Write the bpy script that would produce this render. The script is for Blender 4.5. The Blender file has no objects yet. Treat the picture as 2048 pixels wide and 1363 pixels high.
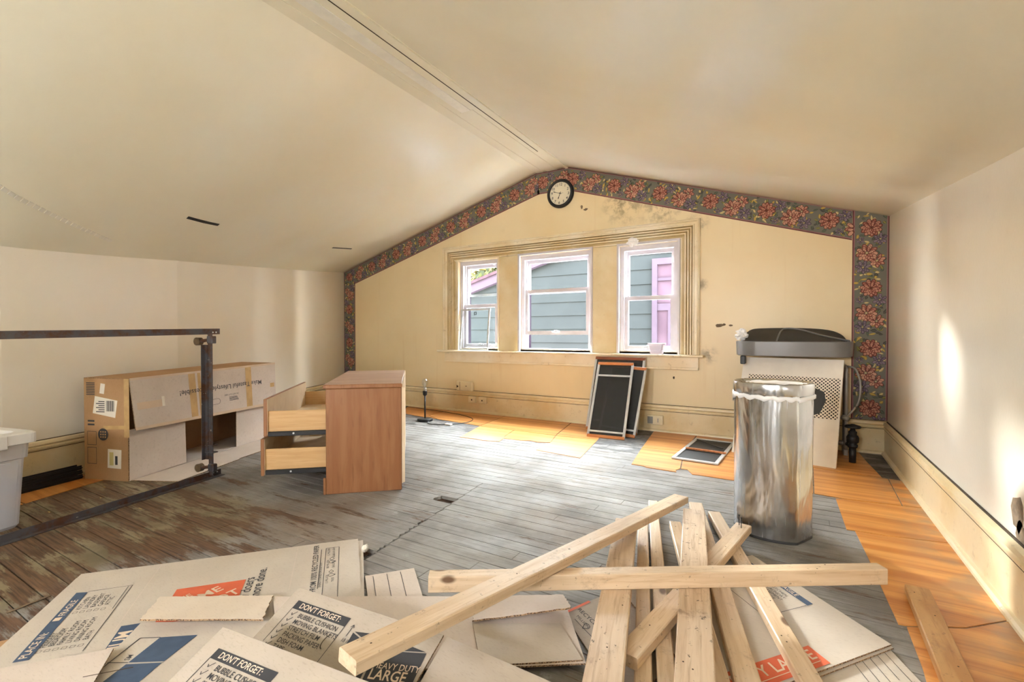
import bpy, bmesh, math, random
from mathutils import Vector, Matrix, noise as mnoise
random.seed(7)
R = math.radians
scene = bpy.context.scene
COL = scene.collection

# ------------------------------------------------------------------ camera
YAW, PITCH = 30.56, 0.758
cam_d = bpy.data.cameras.new('camera')
cam_d.sensor_width = 36.0
cam_d.lens = 36.0 * 945.0 / 2048.0
cam_d.clip_start = 0.02
cam = bpy.data.objects.new('camera', cam_d)
cam.location = (0, 0, 1.0)
cam.rotation_euler = (R(90 - PITCH), 0, R(YAW))
COL.objects.link(cam)
scene.camera = cam

# ------------------------------------------------------------------ world, sun, daylight
world = bpy.data.worlds.new('sky'); scene.world = world
world.use_nodes = True
wn = world.node_tree.nodes; wl = world.node_tree.links
bg = wn['Background']
# bright even overcast: a pale sky, a touch bluer overhead
geo = wn.new('ShaderNodeTexCoord'); sep = wn.new('ShaderNodeSeparateXYZ'); wl.new(geo.outputs['Generated'], sep.inputs[0])
mixn = wn.new('ShaderNodeMix'); mixn.data_type = 'RGBA'; wl.new(sep.outputs[2], mixn.inputs[0])
mixn.inputs[6].default_value = (1.0, 0.98, 0.95, 1); mixn.inputs[7].default_value = (0.82, 0.90, 1.0, 1)
wl.new(mixn.outputs[2], bg.inputs[0])
bg.inputs[1].default_value = 17.0

sd = bpy.data.lights.new('sun', 'SUN'); sd.energy = 1.2; sd.angle = R(4); sd.color = (1, 0.97, 0.90)
sun = bpy.data.objects.new('sun', sd); COL.objects.link(sun)
sun.rotation_euler = Vector((0.70, -0.66, -0.30)).to_track_quat('-Z', 'Y').to_euler()

def area(name, loc, aim, sx, sy, power, color=(1, 1, 1), portal=False):
    d = bpy.data.lights.new(name, 'AREA'); d.shape = 'RECTANGLE'; d.size = sx; d.size_y = sy
    d.energy = power; d.color = color
    if portal: d.cycles.is_portal = True
    o = bpy.data.objects.new(name, d); COL.objects.link(o)
    o.location = loc; o.rotation_euler = (Vector(aim) - Vector(loc)).to_track_quat('-Z', 'Y').to_euler()
    return o
OPEN = ((-3.75, -3.14), (-2.83, -1.92), (-1.60, -0.99))      # the three window openings in the gable wall
for a, b in OPEN:
    area('window_portal', ((a + b) / 2, 5.24, 1.39), ((a + b) / 2, 0, 1.39), b - a + 0.1, 1.2, 1, portal=True)
# two openings added in the unseen rear wall, sized to give fill light
REAR = ((-2.0, -1.6), (-0.75, -0.35)); RZ0, RZ1 = 1.15, 1.55
for a, b in REAR:
    area('rear_fill_portal', ((a + b) / 2, -2.06, (RZ0 + RZ1) / 2), ((a + b) / 2, 5, (RZ0 + RZ1) / 2), b - a, RZ1 - RZ0, 1, portal=True)

vs = scene.view_settings
vs.view_transform = 'Standard'; vs.look = 'None'; vs.gamma = 1.0; vs.exposure = 3.2
try: vs.use_curve_mapping = False
except Exception: pass
scene.cycles.max_bounces = 10; scene.cycles.diffuse_bounces = 6; scene.cycles.glossy_bounces = 4
scene.cycles.transparent_max_bounces = 16; scene.cycles.sample_clamp_indirect = 6.0
scene.cycles.caustics_reflective = False; scene.cycles.blur_glossy = 1.0; scene.cycles.caustics_refractive = False
scene.cycles.use_denoising = True

# ------------------------------------------------------------------ helpers
def lin(r, g, b):
    f = lambda c: (c / 255 / 12.92) if c / 255 <= 0.04045 else ((c / 255 + 0.055) / 1.055) ** 2.4
    return (f(r), f(g), f(b), 1.0)

class NT:
    """small wrapper to write node trees briefly"""
    def __init__(s, name):
        s.m = bpy.data.materials.new(name); s.m.use_nodes = True
        s.n = s.m.node_tree.nodes; s.l = s.m.node_tree.links; s.p = s.n['Principled BSDF']
    def node(s, t, **kw):
        n = s.n.new(t)
        for k, v in kw.items(): setattr(n, k, v)
        return n
    def put(s, src, sock):
        if hasattr(src, 'is_linked') or isinstance(src, bpy.types.NodeSocket): s.l.new(src, sock)
        else: sock.default_value = src
    def coord(s, kind='Object', scale=(1, 1, 1), rot=(0, 0, 0)):
        if kind == 'Position': c = s.node('ShaderNodeNewGeometry').outputs['Position']
        else: c = s.node('ShaderNodeTexCoord').outputs[kind]
        m = s.node('ShaderNodeMapping'); m.inputs['Scale'].default_value = scale; m.inputs['Rotation'].default_value = rot
        s.l.new(c, m.inputs['Vector']); return m.outputs[0]
    def noise(s, vec, scale=5, detail=4, rough=.55, dist=0):
        n = s.node('ShaderNodeTexNoise'); s.l.new(vec, n.inputs['Vector'])
        n.inputs['Scale'].default_value = scale; n.inputs['Detail'].default_value = detail
        n.inputs['Roughness'].default_value = rough; n.inputs['Distortion'].default_value = dist
        return n.outputs['Fac']
    def ramp(s, f, a, b, lo=0., hi=1.):
        n = s.node('ShaderNodeMapRange', interpolation_type='SMOOTHSTEP')
        s.put(f, n.inputs['Value']); n.inputs['From Min'].default_value = a; n.inputs['From Max'].default_value = b
        n.inputs['To Min'].default_value = lo; n.inputs['To Max'].default_value = hi
        return n.outputs[0]
    def math(s, op, a, b=0.):
        n = s.node('ShaderNodeMath', operation=op); s.put(a, n.inputs[0]); s.put(b, n.inputs[1]); return n.outputs[0]
    def mix(s, f, a, b, mode='MIX'):
        n = s.node('ShaderNodeMix', data_type='RGBA', blend_type=mode)
        s.put(f, n.inputs[0]); s.put(a, n.inputs[6]); s.put(b, n.inputs[7]); return n.outputs[2]
    def xyz(s, vec):
        n = s.node('ShaderNodeSeparateXYZ'); s.l.new(vec, n.inputs[0]); return n.outputs
    def blob(s, pos, c, r):
        n = s.node('ShaderNodeVectorMath', operation='DISTANCE'); s.l.new(pos, n.inputs[0]); n.inputs[1].default_value = c
        return s.ramp(n.outputs['Value'], r, 0.0)
    def rand(s): return s.node('ShaderNodeObjectInfo').outputs['Random']
    def bump(s, h, strength=.2, dist=.01):
        n = s.node('ShaderNodeBump'); n.inputs['Strength'].default_value = strength; n.inputs['Distance'].default_value = dist
        s.l.new(h, n.inputs['Height']); s.l.new(n.outputs[0], s.p.inputs['Normal'])
    def out(s, col=None, rough=None, metal=None, spec=None, coat=None):
        if col is not None: s.put(col, s.p.inputs['Base Color'])
        if rough is not None: s.put(rough, s.p.inputs['Roughness'])
        if metal is not None: s.put(metal, s.p.inputs['Metallic'])
        if spec is not None: s.put(spec, s.p.inputs['Specular IOR Level'])
        if coat is not None: s.p.inputs['Coat Weight'].default_value = coat
        return s.m

def simple(name, rgb, rough=.5, metal=0., var=.12, scale=8, bump=.0, spec=.5):
    t = NT(name); v = t.coord('Object')
    c = lin(*rgb); d = tuple(x * (1 - var) for x in c[:3]) + (1,)
    n = t.noise(v, scale, 5)
    if bump: t.bump(t.noise(v, scale * 6, 3), bump, .004)
    return t.out(t.mix(t.ramp(n, .35, .65), c, d), rough, metal, spec)

def paint(name, rgb, rgb2, rough=.32, mildew=False, stains=True):
    t = NT(name); v = t.coord('Position')
    a, b = lin(*rgb), lin(*rgb2)
    c = t.mix(t.ramp(t.noise(v, .9, 5), .3, .7), a, b)
    # fine yellow-brown stains and specks
    if stains: c = t.mix(t.math('MULTIPLY', t.ramp(t.noise(v, 3.2, 8, .65), .60, .80), .08 if not mildew else .2), c, lin(178, 140, 84))
    if stains: c = t.mix(t.math('MULTIPLY', t.ramp(t.noise(v, 55, 2), .76, .80), .22), c, lin(120, 96, 62))
    if mildew:
        for cc, r in (((-1.55, 5.0, 2.42), .34), ((-1.15, 5.0, 2.33), .30), ((-.82, 5.0, 2.1), .16), ((-.78, 5.0, 1.5), .10), ((-.70, 5.0, .80), .12)):
            k = t.math('MULTIPLY', t.blob(v, cc, r), t.ramp(t.noise(v, 9, 6, .7), .42, .62))
            c = t.mix(t.math('MULTIPLY', k, .75), c, lin(110, 92, 60))
        c = t.mix(t.math('MULTIPLY', t.ramp(t.noise(t.coord('Position', (9, 9, .5)), 1.2, 4), .58, .75), .18), c, lin(196, 152, 84))
    g = t.noise(v, .55, 3)
    r = rough
    h = t.math('ADD', t.math('MULTIPLY', t.noise(v, 60, 3), .12), t.noise(v, 1.6, 3))
    if stains: t.bump(h, .2, .015)
    return t.out(c, r, spec=.5)

M = {}
M['wall'] = paint('cream_wall_paint', (232, 215, 178), (227, 206, 163), .36, True)
M['side'] = paint('pale_cream_paint', (233, 228, 217), (229, 221, 204), .26)
M['ceil'] = paint('ceiling_paint', (232, 230, 213), (229, 223, 200), .25, stains=False)
M['plaster'] = simple('bare_plaster', (132, 112, 90), .9, var=.4, scale=30, bump=.3)

def trim_mat(name, rgb, dirt):
    t = NT(name); v = t.coord('Position')
    c = t.mix(t.ramp(t.noise(v, 2.2, 5), .35, .65), lin(*rgb), lin(rgb[0] - 12, rgb[1] - 20, rgb[2] - 34))
    c = t.mix(t.math('MULTIPLY', t.ramp(t.noise(v, 14, 9, .75), .56, .74), dirt), c, lin(132, 104, 60))
    c = t.mix(t.math('MULTIPLY', t.ramp(t.noise(v, 38, 5, .7), .66, .74), dirt), c, lin(84, 66, 44))
    t.bump(t.noise(v, 30, 5), .25, .004)
    return t.out(c, .34)
M['trim'] = trim_mat('old_cream_trim', (236, 227, 206), .6)
M['trim_clean'] = trim_mat('cream_mullion', (228, 214, 182), .22)
M['base'] = trim_mat('baseboard_paint', (230, 216, 182), .50)
M['trim_grime_shade'] = trim_mat('shaded_grimy_flute', (206, 190, 156), .9)
M['groove'] = simple('grimy_crack', (74, 58, 38), .9, var=.4, scale=20)
M['vinyl_white'] = simple('white_window_frame', (204, 200, 206), .35, var=.06)
M['storm_metal'] = simple('aluminium_rail', (206, 210, 212), .4, .35, var=.12)
M['lilac'] = simple('lilac_trim', (32, 27, 33), .6, var=.1, spec=.0)
def glass(name, tint=(.96, .98, .98, 1), refl=.014):
    t = NT(name); t.n.remove(t.p)
    tr = t.node('ShaderNodeBsdfTransparent'); tr.inputs[0].default_value = tint
    gl = t.node('ShaderNodeBsdfGlossy'); gl.inputs['Roughness'].default_value = .03
    mx = t.node('ShaderNodeMixShader'); mx.inputs[0].default_value = refl
    t.l.new(tr.outputs[0], mx.inputs[1]); t.l.new(gl.outputs[0], mx.inputs[2])
    t.l.new(mx.outputs[0], t.n['Material Output'].inputs[0]); return t.m
M['glass'] = glass('window_glass')
def mesh_screen(name, rgb, open_):
    t = NT(name); t.n.remove(t.p)
    tr = t.node('ShaderNodeBsdfTransparent'); df = t.node('ShaderNodeBsdfPrincipled')
    df.inputs['Base Color'].default_value = lin(*rgb); df.inputs['Roughness'].default_value = .5
    v = t.coord('Object')
    f = t.ramp(t.noise(v, 3, 3), .3, .7, open_ * .7, open_)
    mx = t.node('ShaderNodeMixShader'); t.l.new(f, mx.inputs[0])
    t.l.new(df.outputs[0], mx.inputs[1]); t.l.new(tr.outputs[0], mx.inputs[2])
    t.l.new(mx.outputs[0], t.n['Material Output'].inputs[0]); return t.m
M['screen'] = mesh_screen('insect_screen', (44, 46, 48), .28)

def floor_mat():
    t = NT('worn_floor_paint'); p = t.coord('Position'); x, y, z = t.xyz(p)
    rnd = t.rand()
    grain = t.noise(t.coord('Position', (2.2, 55, 20)), 1.6, 7, .65)
    fine = t.noise(t.coord('Position', (6, 160, 20)), 1.2, 4)
    gray = t.mix(t.ramp(t.noise(p, 2.6, 7, .62), .35, .66), lin(154, 151, 147), lin(120, 116, 112))
    gray = t.mix(t.math('MULTIPLY', t.ramp(grain, .45, .72), .55), gray, lin(84, 79, 75))
    gray = t.mix(t.math('MULTIPLY', t.ramp(t.noise(p, 7, 8, .7), .60, .72), .45), gray, lin(184, 184, 183))
    gray = t.mix(t.math('MULTIPLY', t.ramp(t.noise(p, 1.1, 4), .5, .72), .4), gray, lin(150, 128, 108))
    olive = t.mix(t.ramp(t.noise(p, 4, 6), .35, .7), lin(146, 135, 108), lin(112, 102, 80))
    left = t.math('MULTIPLY', t.ramp(x, -2.0, -3.0), t.ramp(y, 1.95, 1.3))
    wob = t.math('MULTIPLY_ADD' if False else 'MULTIPLY', t.noise(p, 1.7, 4), 1.0)
    left = t.ramp(t.math('ADD', left, t.math('SUBTRACT', wob, .5)), .25, .7)
    c = t.mix(left, gray, olive)
    bare = t.mix(t.ramp(t.noise(t.coord('Position', (3, 70, 20)), 1.5, 5), .3, .7), lin(66, 46, 34), lin(118, 86, 62))
    # worn-through patches: strong on the old left-front part, slight elsewhere
    reg = t.math('MULTIPLY', t.ramp(x, -1.5, -2.3), t.ramp(y, 2.3, 1.1))
    wear = t.math('ADD', t.math('MULTIPLY', t.noise(t.coord('Position', (.9, 4.2, 1)), 2.3, 9, .70), 1.0), t.math('MULTIPLY', reg, .17))
    wear = t.math('ADD', wear, t.math('MULTIPLY', t.math('SUBTRACT', rnd, .5), .07))
    wear = t.math('ADD', wear, t.math('MULTIPLY', t.math('SUBTRACT', fine, .5), .16))
    c = t.mix(t.math('MULTIPLY', t.ramp(wear, .60, .69), .9), c, bare)
    # black adhesive where vinyl was pulled up near the gable wall
    adh = t.math('ADD', t.math('MULTIPLY', t.ramp(y, 3.45, 4.25), .26), t.noise(t.coord('Position', (1.2, 2.4, 1)), 3.0, 9, .7))
    c = t.mix(t.math('MULTIPLY', t.ramp(adh, .66, .80), .78), c, lin(62, 58, 54))
    fle = t.math('MULTIPLY', t.ramp(t.noise(t.coord('Position', (1, 3, 1)), 6, 6, .6), .68, .72), t.math('MULTIPLY', t.ramp(x, -2.5, -2.9), t.ramp(y, 1.5, 1.2)))
    c = t.mix(fle, c, lin(214, 184, 110))
    v = t.math('MULTIPLY_ADD', rnd, .16) if False else t.ramp(rnd, 0, 1, .0, .14)
    c = t.mix(v, c, lin(96, 88, 78))
    t.bump(t.math('ADD', t.math('MULTIPLY', grain, .5), t.math('MULTIPLY', t.ramp(wear, .6, .68), -.6)), .35, .003)
    return t.out(c, t.ramp(t.noise(p, 3, 4), .3, .7, .56, .78), spec=.3)
M['plank'] = floor_mat()
M['subfloor'] = simple('dark_subfloor', (74, 50, 32), .9, var=.5, scale=12)

def wood(name, a, b, dark, gscale=(2.0, 28, 28), rough=.5, knots=True, dirt=0., coat=None, knotcol=(92, 58, 32)):
    t = NT(name); v = t.coord('Object')
    off = t.node('ShaderNodeVectorMath', operation='MULTIPLY_ADD')
    rn = t.rand(); cmb = t.node('ShaderNodeCombineXYZ'); t.l.new(rn, cmb.inputs[0]); t.l.new(rn, cmb.inputs[1]); t.l.new(rn, cmb.inputs[2])
    t.l.new(cmb.outputs[0], off.inputs[0]); off.inputs[1].default_value = (7, 5, 3); t.l.new(v, off.inputs[2])
    q = off.outputs[0]
    mp = t.node('ShaderNodeMapping'); mp.inputs['Scale'].default_value = gscale; t.l.new(q, mp.inputs['Vector'])
    g = t.noise(mp.outputs[0], 1.5, 5, .55, .6)
    c = t.mix(t.ramp(g, .35, .65), lin(*a), lin(*b))
    mp2 = t.node('ShaderNodeMapping'); mp2.inputs['Scale'].default_value = tuple(k * 2.4 for k in gscale); t.l.new(q, mp2.inputs['Vector'])
    c = t.mix(t.math('MULTIPLY', t.ramp(t.noise(mp2.outputs[0], 1.5, 3), .52, .72), .55), c, lin(*dark))
    c = t.mix(t.math('MULTIPLY', rn, .25), c, lin(*b))
    if knots:
        vo = t.node('ShaderNodeTexVoronoi'); vo.inputs['Scale'].default_value = 5.0
        mp3 = t.node('ShaderNodeMapping'); mp3.inputs['Scale'].default_value = (.62, 1.3, 1.3); t.l.new(q, mp3.inputs['Vector']); t.l.new(mp3.outputs[0], vo.inputs['Vector'])
        c = t.mix(t.math('MULTIPLY', t.ramp(vo.outputs['Distance'], .11, .05), .9), c, lin(*knotcol))
    if dirt:
        c = t.mix(t.math('MULTIPLY', t.ramp(t.noise(q, 9, 9, .75), .54, .70), dirt), c, lin(132, 106, 84))
        c = t.mix(t.math('MULTIPLY', t.ramp(t.noise(q, 42, 4, .7), .63, .69), dirt), c, lin(66, 50, 38))
    t.bump(g, .15, .003)
    return t.out(c, rough, coat=coat)
M['lumber'] = wood('pine_lumber', (220, 198, 170), (206, 180, 148), (182, 146, 108), dirt=.5)
M['lumber_old'] = wood('soiled_lumber', (212, 190, 164), (196, 170, 142), (162, 132, 102), dirt=.85)
M['lumber_weathered'] = wood('weathered_lumber', (206, 164, 112), (186, 138, 86), (150, 102, 58), (2, 16, 16), dirt=.4)
M['oak_side'] = wood('oak_veneer', (158, 110, 72), (144, 95, 58), (116, 73, 42), (14, 14, 1.4), .42, False)
M['oak_top'] = wood('worn_veneer_top', (196, 168, 150), (170, 138, 122), (150, 116, 98), (1.2, 14, 14), .45, False, .3)
M['maple'] = wood('maple_drawer_side', (210, 174, 124), (200, 160, 108), (184, 142, 92), (2, 18, 30), .5, False)
M['hardboard'] = wood('pale_back_board', (232, 214, 186), (222, 200, 170), (206, 182, 150), (3, 3, 3), .6, False)
M['slat_wood'] = wood('varnished_slat', (206, 136, 82), (186, 112, 62), (150, 84, 44), (3, 30, 30), .4, False)
M['slat_dark'] = wood('brown_slat', (150, 98, 70), (132, 82, 58), (104, 62, 42), (3, 30, 30), .45, False)
def vinyl():
    t = NT('vinyl_oak_tile'); p = t.coord('Position'); rn = t.rand()
    row = t.noise(t.coord('Position', (.25, 11.0, 1)), 1.4, 2, .4)
    g = t.noise(t.coord('Position', (1.6, 42, 1)), 1.5, 6, .6, .5)
    c = t.mix(t.ramp(row, .36, .64), lin(226, 164, 92), lin(196, 126, 58))
    c = t.mix(t.math('MULTIPLY', t.ramp(g, .5, .72), .6), c, lin(150, 88, 36))
    c = t.mix(t.math('MULTIPLY', t.ramp(t.noise(p, 3, 7, .7), .58, .74), .35), c, lin(120, 84, 50))
    c = t.mix(t.math('MULTIPLY', rn, .22), c, lin(170, 100, 44))
    # dust and scuffing along the right-hand wall
    c = t.mix(t.math('MULTIPLY', t.math('MULTIPLY', t.ramp(t.xyz(p)[0], .42, .62), t.ramp(t.noise(p, 5, 6), .42, .62)), .6), c, lin(150, 128, 100))
    t.bump(g, .1, .002)
    return t.out(c, .34)
M['vinyl'] = vinyl()

def kraft(name, rgb, rgb2):
    t = NT(name); v = t.coord('Object')
    c = t.mix(t.ramp(t.noise(v, 3, 4), .3, .7), lin(*rgb), lin(*rgb2))
    c = t.mix(t.math('MULTIPLY', t.ramp(t.noise(t.coord('Object', (60, 260, 60)), 1.0, 3), .52, .75), .30), c, lin(rgb2[0] - 34, rgb2[1] - 36, rgb2[2] - 36))
    t.bump(t.noise(v, 120, 3), .12, .001)
    return t.out(c, .82, spec=.25)
M['kraft'] = kraft('kraft_cardboard', (204, 195, 184), (194, 184, 172))
M['kraft_pink'] = kraft('pinkish_cardboard', (212, 200, 190), (202, 189, 178))
M['kraft_brown'] = kraft('brown_cardboard', (182, 146, 108), (170, 134, 96))
M['kraft_grey'] = kraft('grey_brown_cardboard', (186, 175, 162), (174, 162, 148))
M['kraft_pale'] = kraft('pale_cardboard_liner', (226, 214, 200), (216, 202, 186))
def corr():
    t = NT('corrugated_edge'); v = t.coord('Object')
    w = t.noise(v, 220, 2)
    return t.out(t.mix(t.ramp(w, .45, .55), lin(176, 146, 112), lin(86, 62, 42)), .9)
M['corr'] = corr()
M['navy'] = simple('navy_ink', (72, 90, 116), .8, var=.12, scale=30)
M['ink'] = simple('black_ink', (62, 62, 66), .8, var=.1)
M['orange'] = simple('orange_ink', (216, 104, 70), .75, var=.1, scale=20)
M['white_ink'] = simple('bare_lettering', (226, 206, 184), .8, var=.05)
M['tape'] = simple('brown_packing_tape', (206, 172, 122), .22, var=.15, scale=14)
M['clear_tape'] = simple('clear_tape_glare', (222, 200, 176), .18, var=.1)
M['label_white'] = simple('white_paper_label', (238, 232, 220), .6, var=.06)
def rust():
    t = NT('rusty_steel'); v = t.coord('Object')
    c = t.mix(t.ramp(t.noise(v, 9, 7, .7), .42, .62), lin(92, 91, 96), lin(96, 68, 52))
    c = t.mix(t.ramp(t.noise(v, 26, 5, .7), .66, .72), c, lin(196, 188, 176))
    return t.out(c, t.ramp(t.noise(v, 12, 3), .3, .7, .35, .65), .55)
M['rust'] = rust()
M['caster'] = simple('caster_wheel', (104, 84, 60), .4, .2, var=.3, scale=30)
def steel():
    t = NT('brushed_steel'); v = t.coord('Object')
    d = t.noise(t.coord('Object', (3.2, 3.2, 1.1)), 1.6, 3, .5, .5)
    t.bump(d, .55, .05)
    r = t.ramp(t.noise(t.coord('Object', (40, 40, 2)), 2, 3), .3, .7, .16, .28)
    return t.out(t.mix(t.ramp(t.noise(v, 6, 4), .4, .7), (.62, .63, .65, 1), (.52, .52, .53, 1)), r, 1.0)
M['steel'] = steel()
M['black'] = simple('black_plastic', (34, 34, 36), .45, var=.2)
M['dark_tray'] = simple('dark_grey_plastic', (58, 58, 60), .5, var=.2)
M['grey'] = simple('grey_plastic', (118, 118, 120), .30, .15, var=.08)
M['white_metal'] = simple('white_enamel', (236, 232, 224), .4, var=.06)
M['rad'] = simple('silver_radiator_paint', (168, 164, 158), .45, .3, var=.15)
M['iron'] = simple('black_iron', (44, 42, 42), .5, .4, var=.3, scale=20)
def milky(name, rgb, alpha):
    t = NT(name)
    t.p.inputs['Base Color'].default_value = lin(*rgb); t.p.inputs['Roughness'].default_value = .35
    t.p.inputs['Alpha'].default_value = alpha; t.p.inputs['Specular IOR Level'].default_value = .4; return t.m
M['bag'] = milky('white_plastic_bag', (246, 246, 248), .92)
M['tote'] = milky('frosted_plastic', (224, 227, 240), .46)
M['tote_lid'] = simple('white_lid', (228, 228, 230), .4, var=.05)
M['tub'] = milky('clear_tub', (206, 200, 208), .8)
M['cloth'] = simple('blue_grey_fabric', (112, 124, 148), .9, var=.3, scale=12)
M['cloth2'] = simple('brown_fabric', (120, 104, 92), .9, var=.3, scale=12)
M['clock_face'] = simple('clock_face', (232, 224, 200), .5, var=.03)
M['plug'] = simple('ivory_plastic', (236, 224, 192), .4, var=.06)
M['grey_plug'] = simple('grey_timer_plastic', (150, 148, 142), .45, var=.1)
M['bulb'] = glass('bulb_glass', (.93, .93, .92, 1), .16)
M['brass'] = simple('bulb_cap', (206, 200, 190), .3, .8, var=.1)
M['siding'] = simple('blue_grey_siding', (20, 22, 23), .7, var=.08, scale=3, spec=.0)
M['shingle'] = simple('dark_roof_shingle', (30, 22, 26), .9, var=.3, scale=12, spec=.0)
M['dark_glass'] = simple('neighbour_glass', (36, 28, 34), .6, var=.3, scale=2, spec=.0)
M['bark'] = simple('bark', (92, 76, 60), .9, var=.4)
M['bounce_ground'] = simple('pale_bounce_ground', (196, 192, 184), .9, var=.1)
def vcol(name, rough=.55):
    t = NT(name); a = t.node('ShaderNodeVertexColor', layer_name='Col')
    return t.out(a.outputs[0], rough, spec=.1)
M['floral'] = vcol('floral_print')
M['leaf'] = vcol('leaf_colours', .6)

class G:
    """collects faces; build() makes one mesh object"""
    def __init__(s): s.v = []; s.f = []; s.mi = []; s.c = []
    def face(s, pts, mi=0, col=None):
        k = len(s.v); s.v += [tuple(p) for p in pts]; s.f.append(tuple(range(k, k + len(pts)))); s.mi.append(mi); s.c.append(col)
    def mesh(s, verts, faces, mi=0):
        k = len(s.v); s.v += [tuple(p) for p in verts]
        for f in faces: s.f.append(tuple(i + k for i in f)); s.mi.append(mi); s.c.append(None)
    def box(s, a, b, mi=0):
        x0, y0, z0 = a; x1, y1, z1 = b
        s.mesh([(x0,y0,z0),(x1,y0,z0),(x1,y1,z0),(x0,y1,z0),(x0,y0,z1),(x1,y0,z1),(x1,y1,z1),(x0,y1,z1)],
               [(3,2,1,0),(4,5,6,7),(0,1,5,4),(1,2,6,5),(2,3,7,6),(3,0,4,7)], mi)
        return s
    def obox(s, o, ax, ay, az, mi=0):
        o, ax, ay, az = map(Vector, (o, ax, ay, az))
        P = [o, o+ax, o+ax+ay, o+ay]; P += [p + az for p in P]
        s.mesh(P, [(3,2,1,0),(4,5,6,7),(0,1,5,4),(1,2,6,5),(2,3,7,6),(3,0,4,7)], mi); return s
    def bar(s, a, b, w, h, up=(0,0,1), mi=0):
        """box of width w and height h centred on the segment a-b"""
        a, b = Vector(a), Vector(b); d = (b - a); u = Vector(up); sd = d.cross(u).normalized() * w; n = sd.cross(d).normalized() * h
        return s.obox(a - sd/2 - n/2, d, sd, n, mi)
    def cbox(s, a, b, c=.003, mi=0):
        """box with chamfered edges"""
        a, b = Vector(a), Vector(b); c = min(c, *( (b[i]-a[i]) * .45 for i in range(3)))
        bm = bmesh.new(); bmesh.ops.create_cube(bm, size=1)
        for v in bm.verts: v.co = Vector([(a[i]+b[i])/2 + v.co[i]*(b[i]-a[i]) for i in range(3)])
        bmesh.ops.bevel(bm, geom=list(bm.edges), offset=c, segments=1, affect='EDGES')
        bm.verts.index_update(); s.mesh([v.co[:] for v in bm.verts], [[v.index for v in f.verts] for f in bm.faces], mi); bm.free(); return s
    def prism(s, poly, ext, mi=0, side=None, bottom=True):
        """polygon (3-D points, seen from its front) pushed back by the vector ext"""
        P = [Vector(p) for p in poly]; e = Vector(ext); n = len(P); k = [p + e for p in P]
        s.mesh(P, [tuple(range(n))], mi)
        if bottom: s.mesh(k, [tuple(reversed(range(n)))], mi)
        s.mesh(P + k, [(i, i + n, (i + 1) % n + n, (i + 1) % n) for i in range(n)], mi if side is None else side); return s
    def tube(s, path, r, seg=8, mi=0, closed=False):
        P = [Vector(p) for p in path]; n = len(P); rings = []
        for i, p in enumerate(P):
            d = (P[(i+1) % n] - P[i-1]) if closed else (P[min(i+1, n-1)] - P[max(i-1, 0)])
            d = d.normalized(); u = Vector((0,0,1)) if abs(d.z) < .9 else Vector((1,0,0))
            x = d.cross(u).normalized(); y = x.cross(d)
            rr = r[i] if isinstance(r, (list, tuple)) else r
            rings.append([p + (x * math.cos(a) + y * math.sin(a)) * rr for a in [2*math.pi*k/seg for k in range(seg)]])
        V = [q for ring in rings for q in ring]; F = []
        for i in range(n if closed else n - 1):
            j = (i + 1) % n
            for k in range(seg): F.append((i*seg+k, i*seg+(k+1) % seg, j*seg+(k+1) % seg, j*seg+k))
        if not closed: F += [tuple(reversed(range(seg))), tuple((n-1)*seg + k for k in range(seg))]
        s.mesh(V, F, mi); return s
    def lathe(s, prof, seg=24, c=(0,0,0), mi=0, cap=True):
        n = len(prof); V = []; F = []
        for r, z in prof: V += [(c[0] + r*math.cos(2*math.pi*k/seg), c[1] + r*math.sin(2*math.pi*k/seg), c[2] + z) for k in range(seg)]
        for i in range(n-1):
            for k in range(seg): F.append((i*seg+k, i*seg+(k+1) % seg, (i+1)*seg+(k+1) % seg, (i+1)*seg+k))
        if cap: F += [tuple(reversed(range(seg))), tuple((n-1)*seg+k for k in range(seg))]
        s.mesh(V, F, mi); return s
    def loft(s, rings, mi=0, caps=True):
        n = len(rings[0]); V = [p for r in rings for p in r]; F = []
        for i in range(len(rings)-1):
            for k in range(n): F.append((i*n+k, i*n+(k+1) % n, (i+1)*n+(k+1) % n, (i+1)*n+k))
        if caps: F += [tuple(reversed(range(n))), tuple((len(rings)-1)*n+k for k in range(n))]
        s.mesh(V, F, mi); return s
    def ring(s, x0, z0, x1, z1, w, y0, y1, mi=0, wb=None, wt=None):
        """rectangular frame in the XZ plane, members w wide, from y0 to y1"""
        wb = w if wb is None else wb; wt = w if wt is None else wt
        s.box((x0, y0, z0), (x0+w, y1, z1), mi); s.box((x1-w, y0, z0), (x1, y1, z1), mi)
        s.box((x0+w, y0, z0), (x1-w, y1, z0+wb), mi); s.box((x0+w, y0, z1-wt), (x1-w, y1, z1), mi); return s
    def build(s, name, mats, parent=None, loc=(0,0,0), smooth=False, rot=None):
        me = bpy.data.meshes.new(name); me.from_pydata(s.v, [], s.f)
        for m in (mats if isinstance(mats, (list, tuple)) else [mats]): me.materials.append(M[m] if isinstance(m, str) else m)
        me.polygons.foreach_set('material_index', s.mi)
        if smooth: me.polygons.foreach_set('use_smooth', [True] * len(s.f))
        if any(c is not None for c in s.c):
            at = me.color_attributes.new('Col', 'FLOAT_COLOR', 'CORNER'); buf = []
            for f, c in zip(s.f, s.c): buf += list(c or (1,1,1,1)) * len(f)
            at.data.foreach_set('color', buf)
        me.update()
        o = bpy.data.objects.new(name, me); COL.objects.link(o); o.location = loc
        if rot is not None: o.rotation_euler = rot
        if parent is not None: o.parent = parent
        return o

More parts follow.
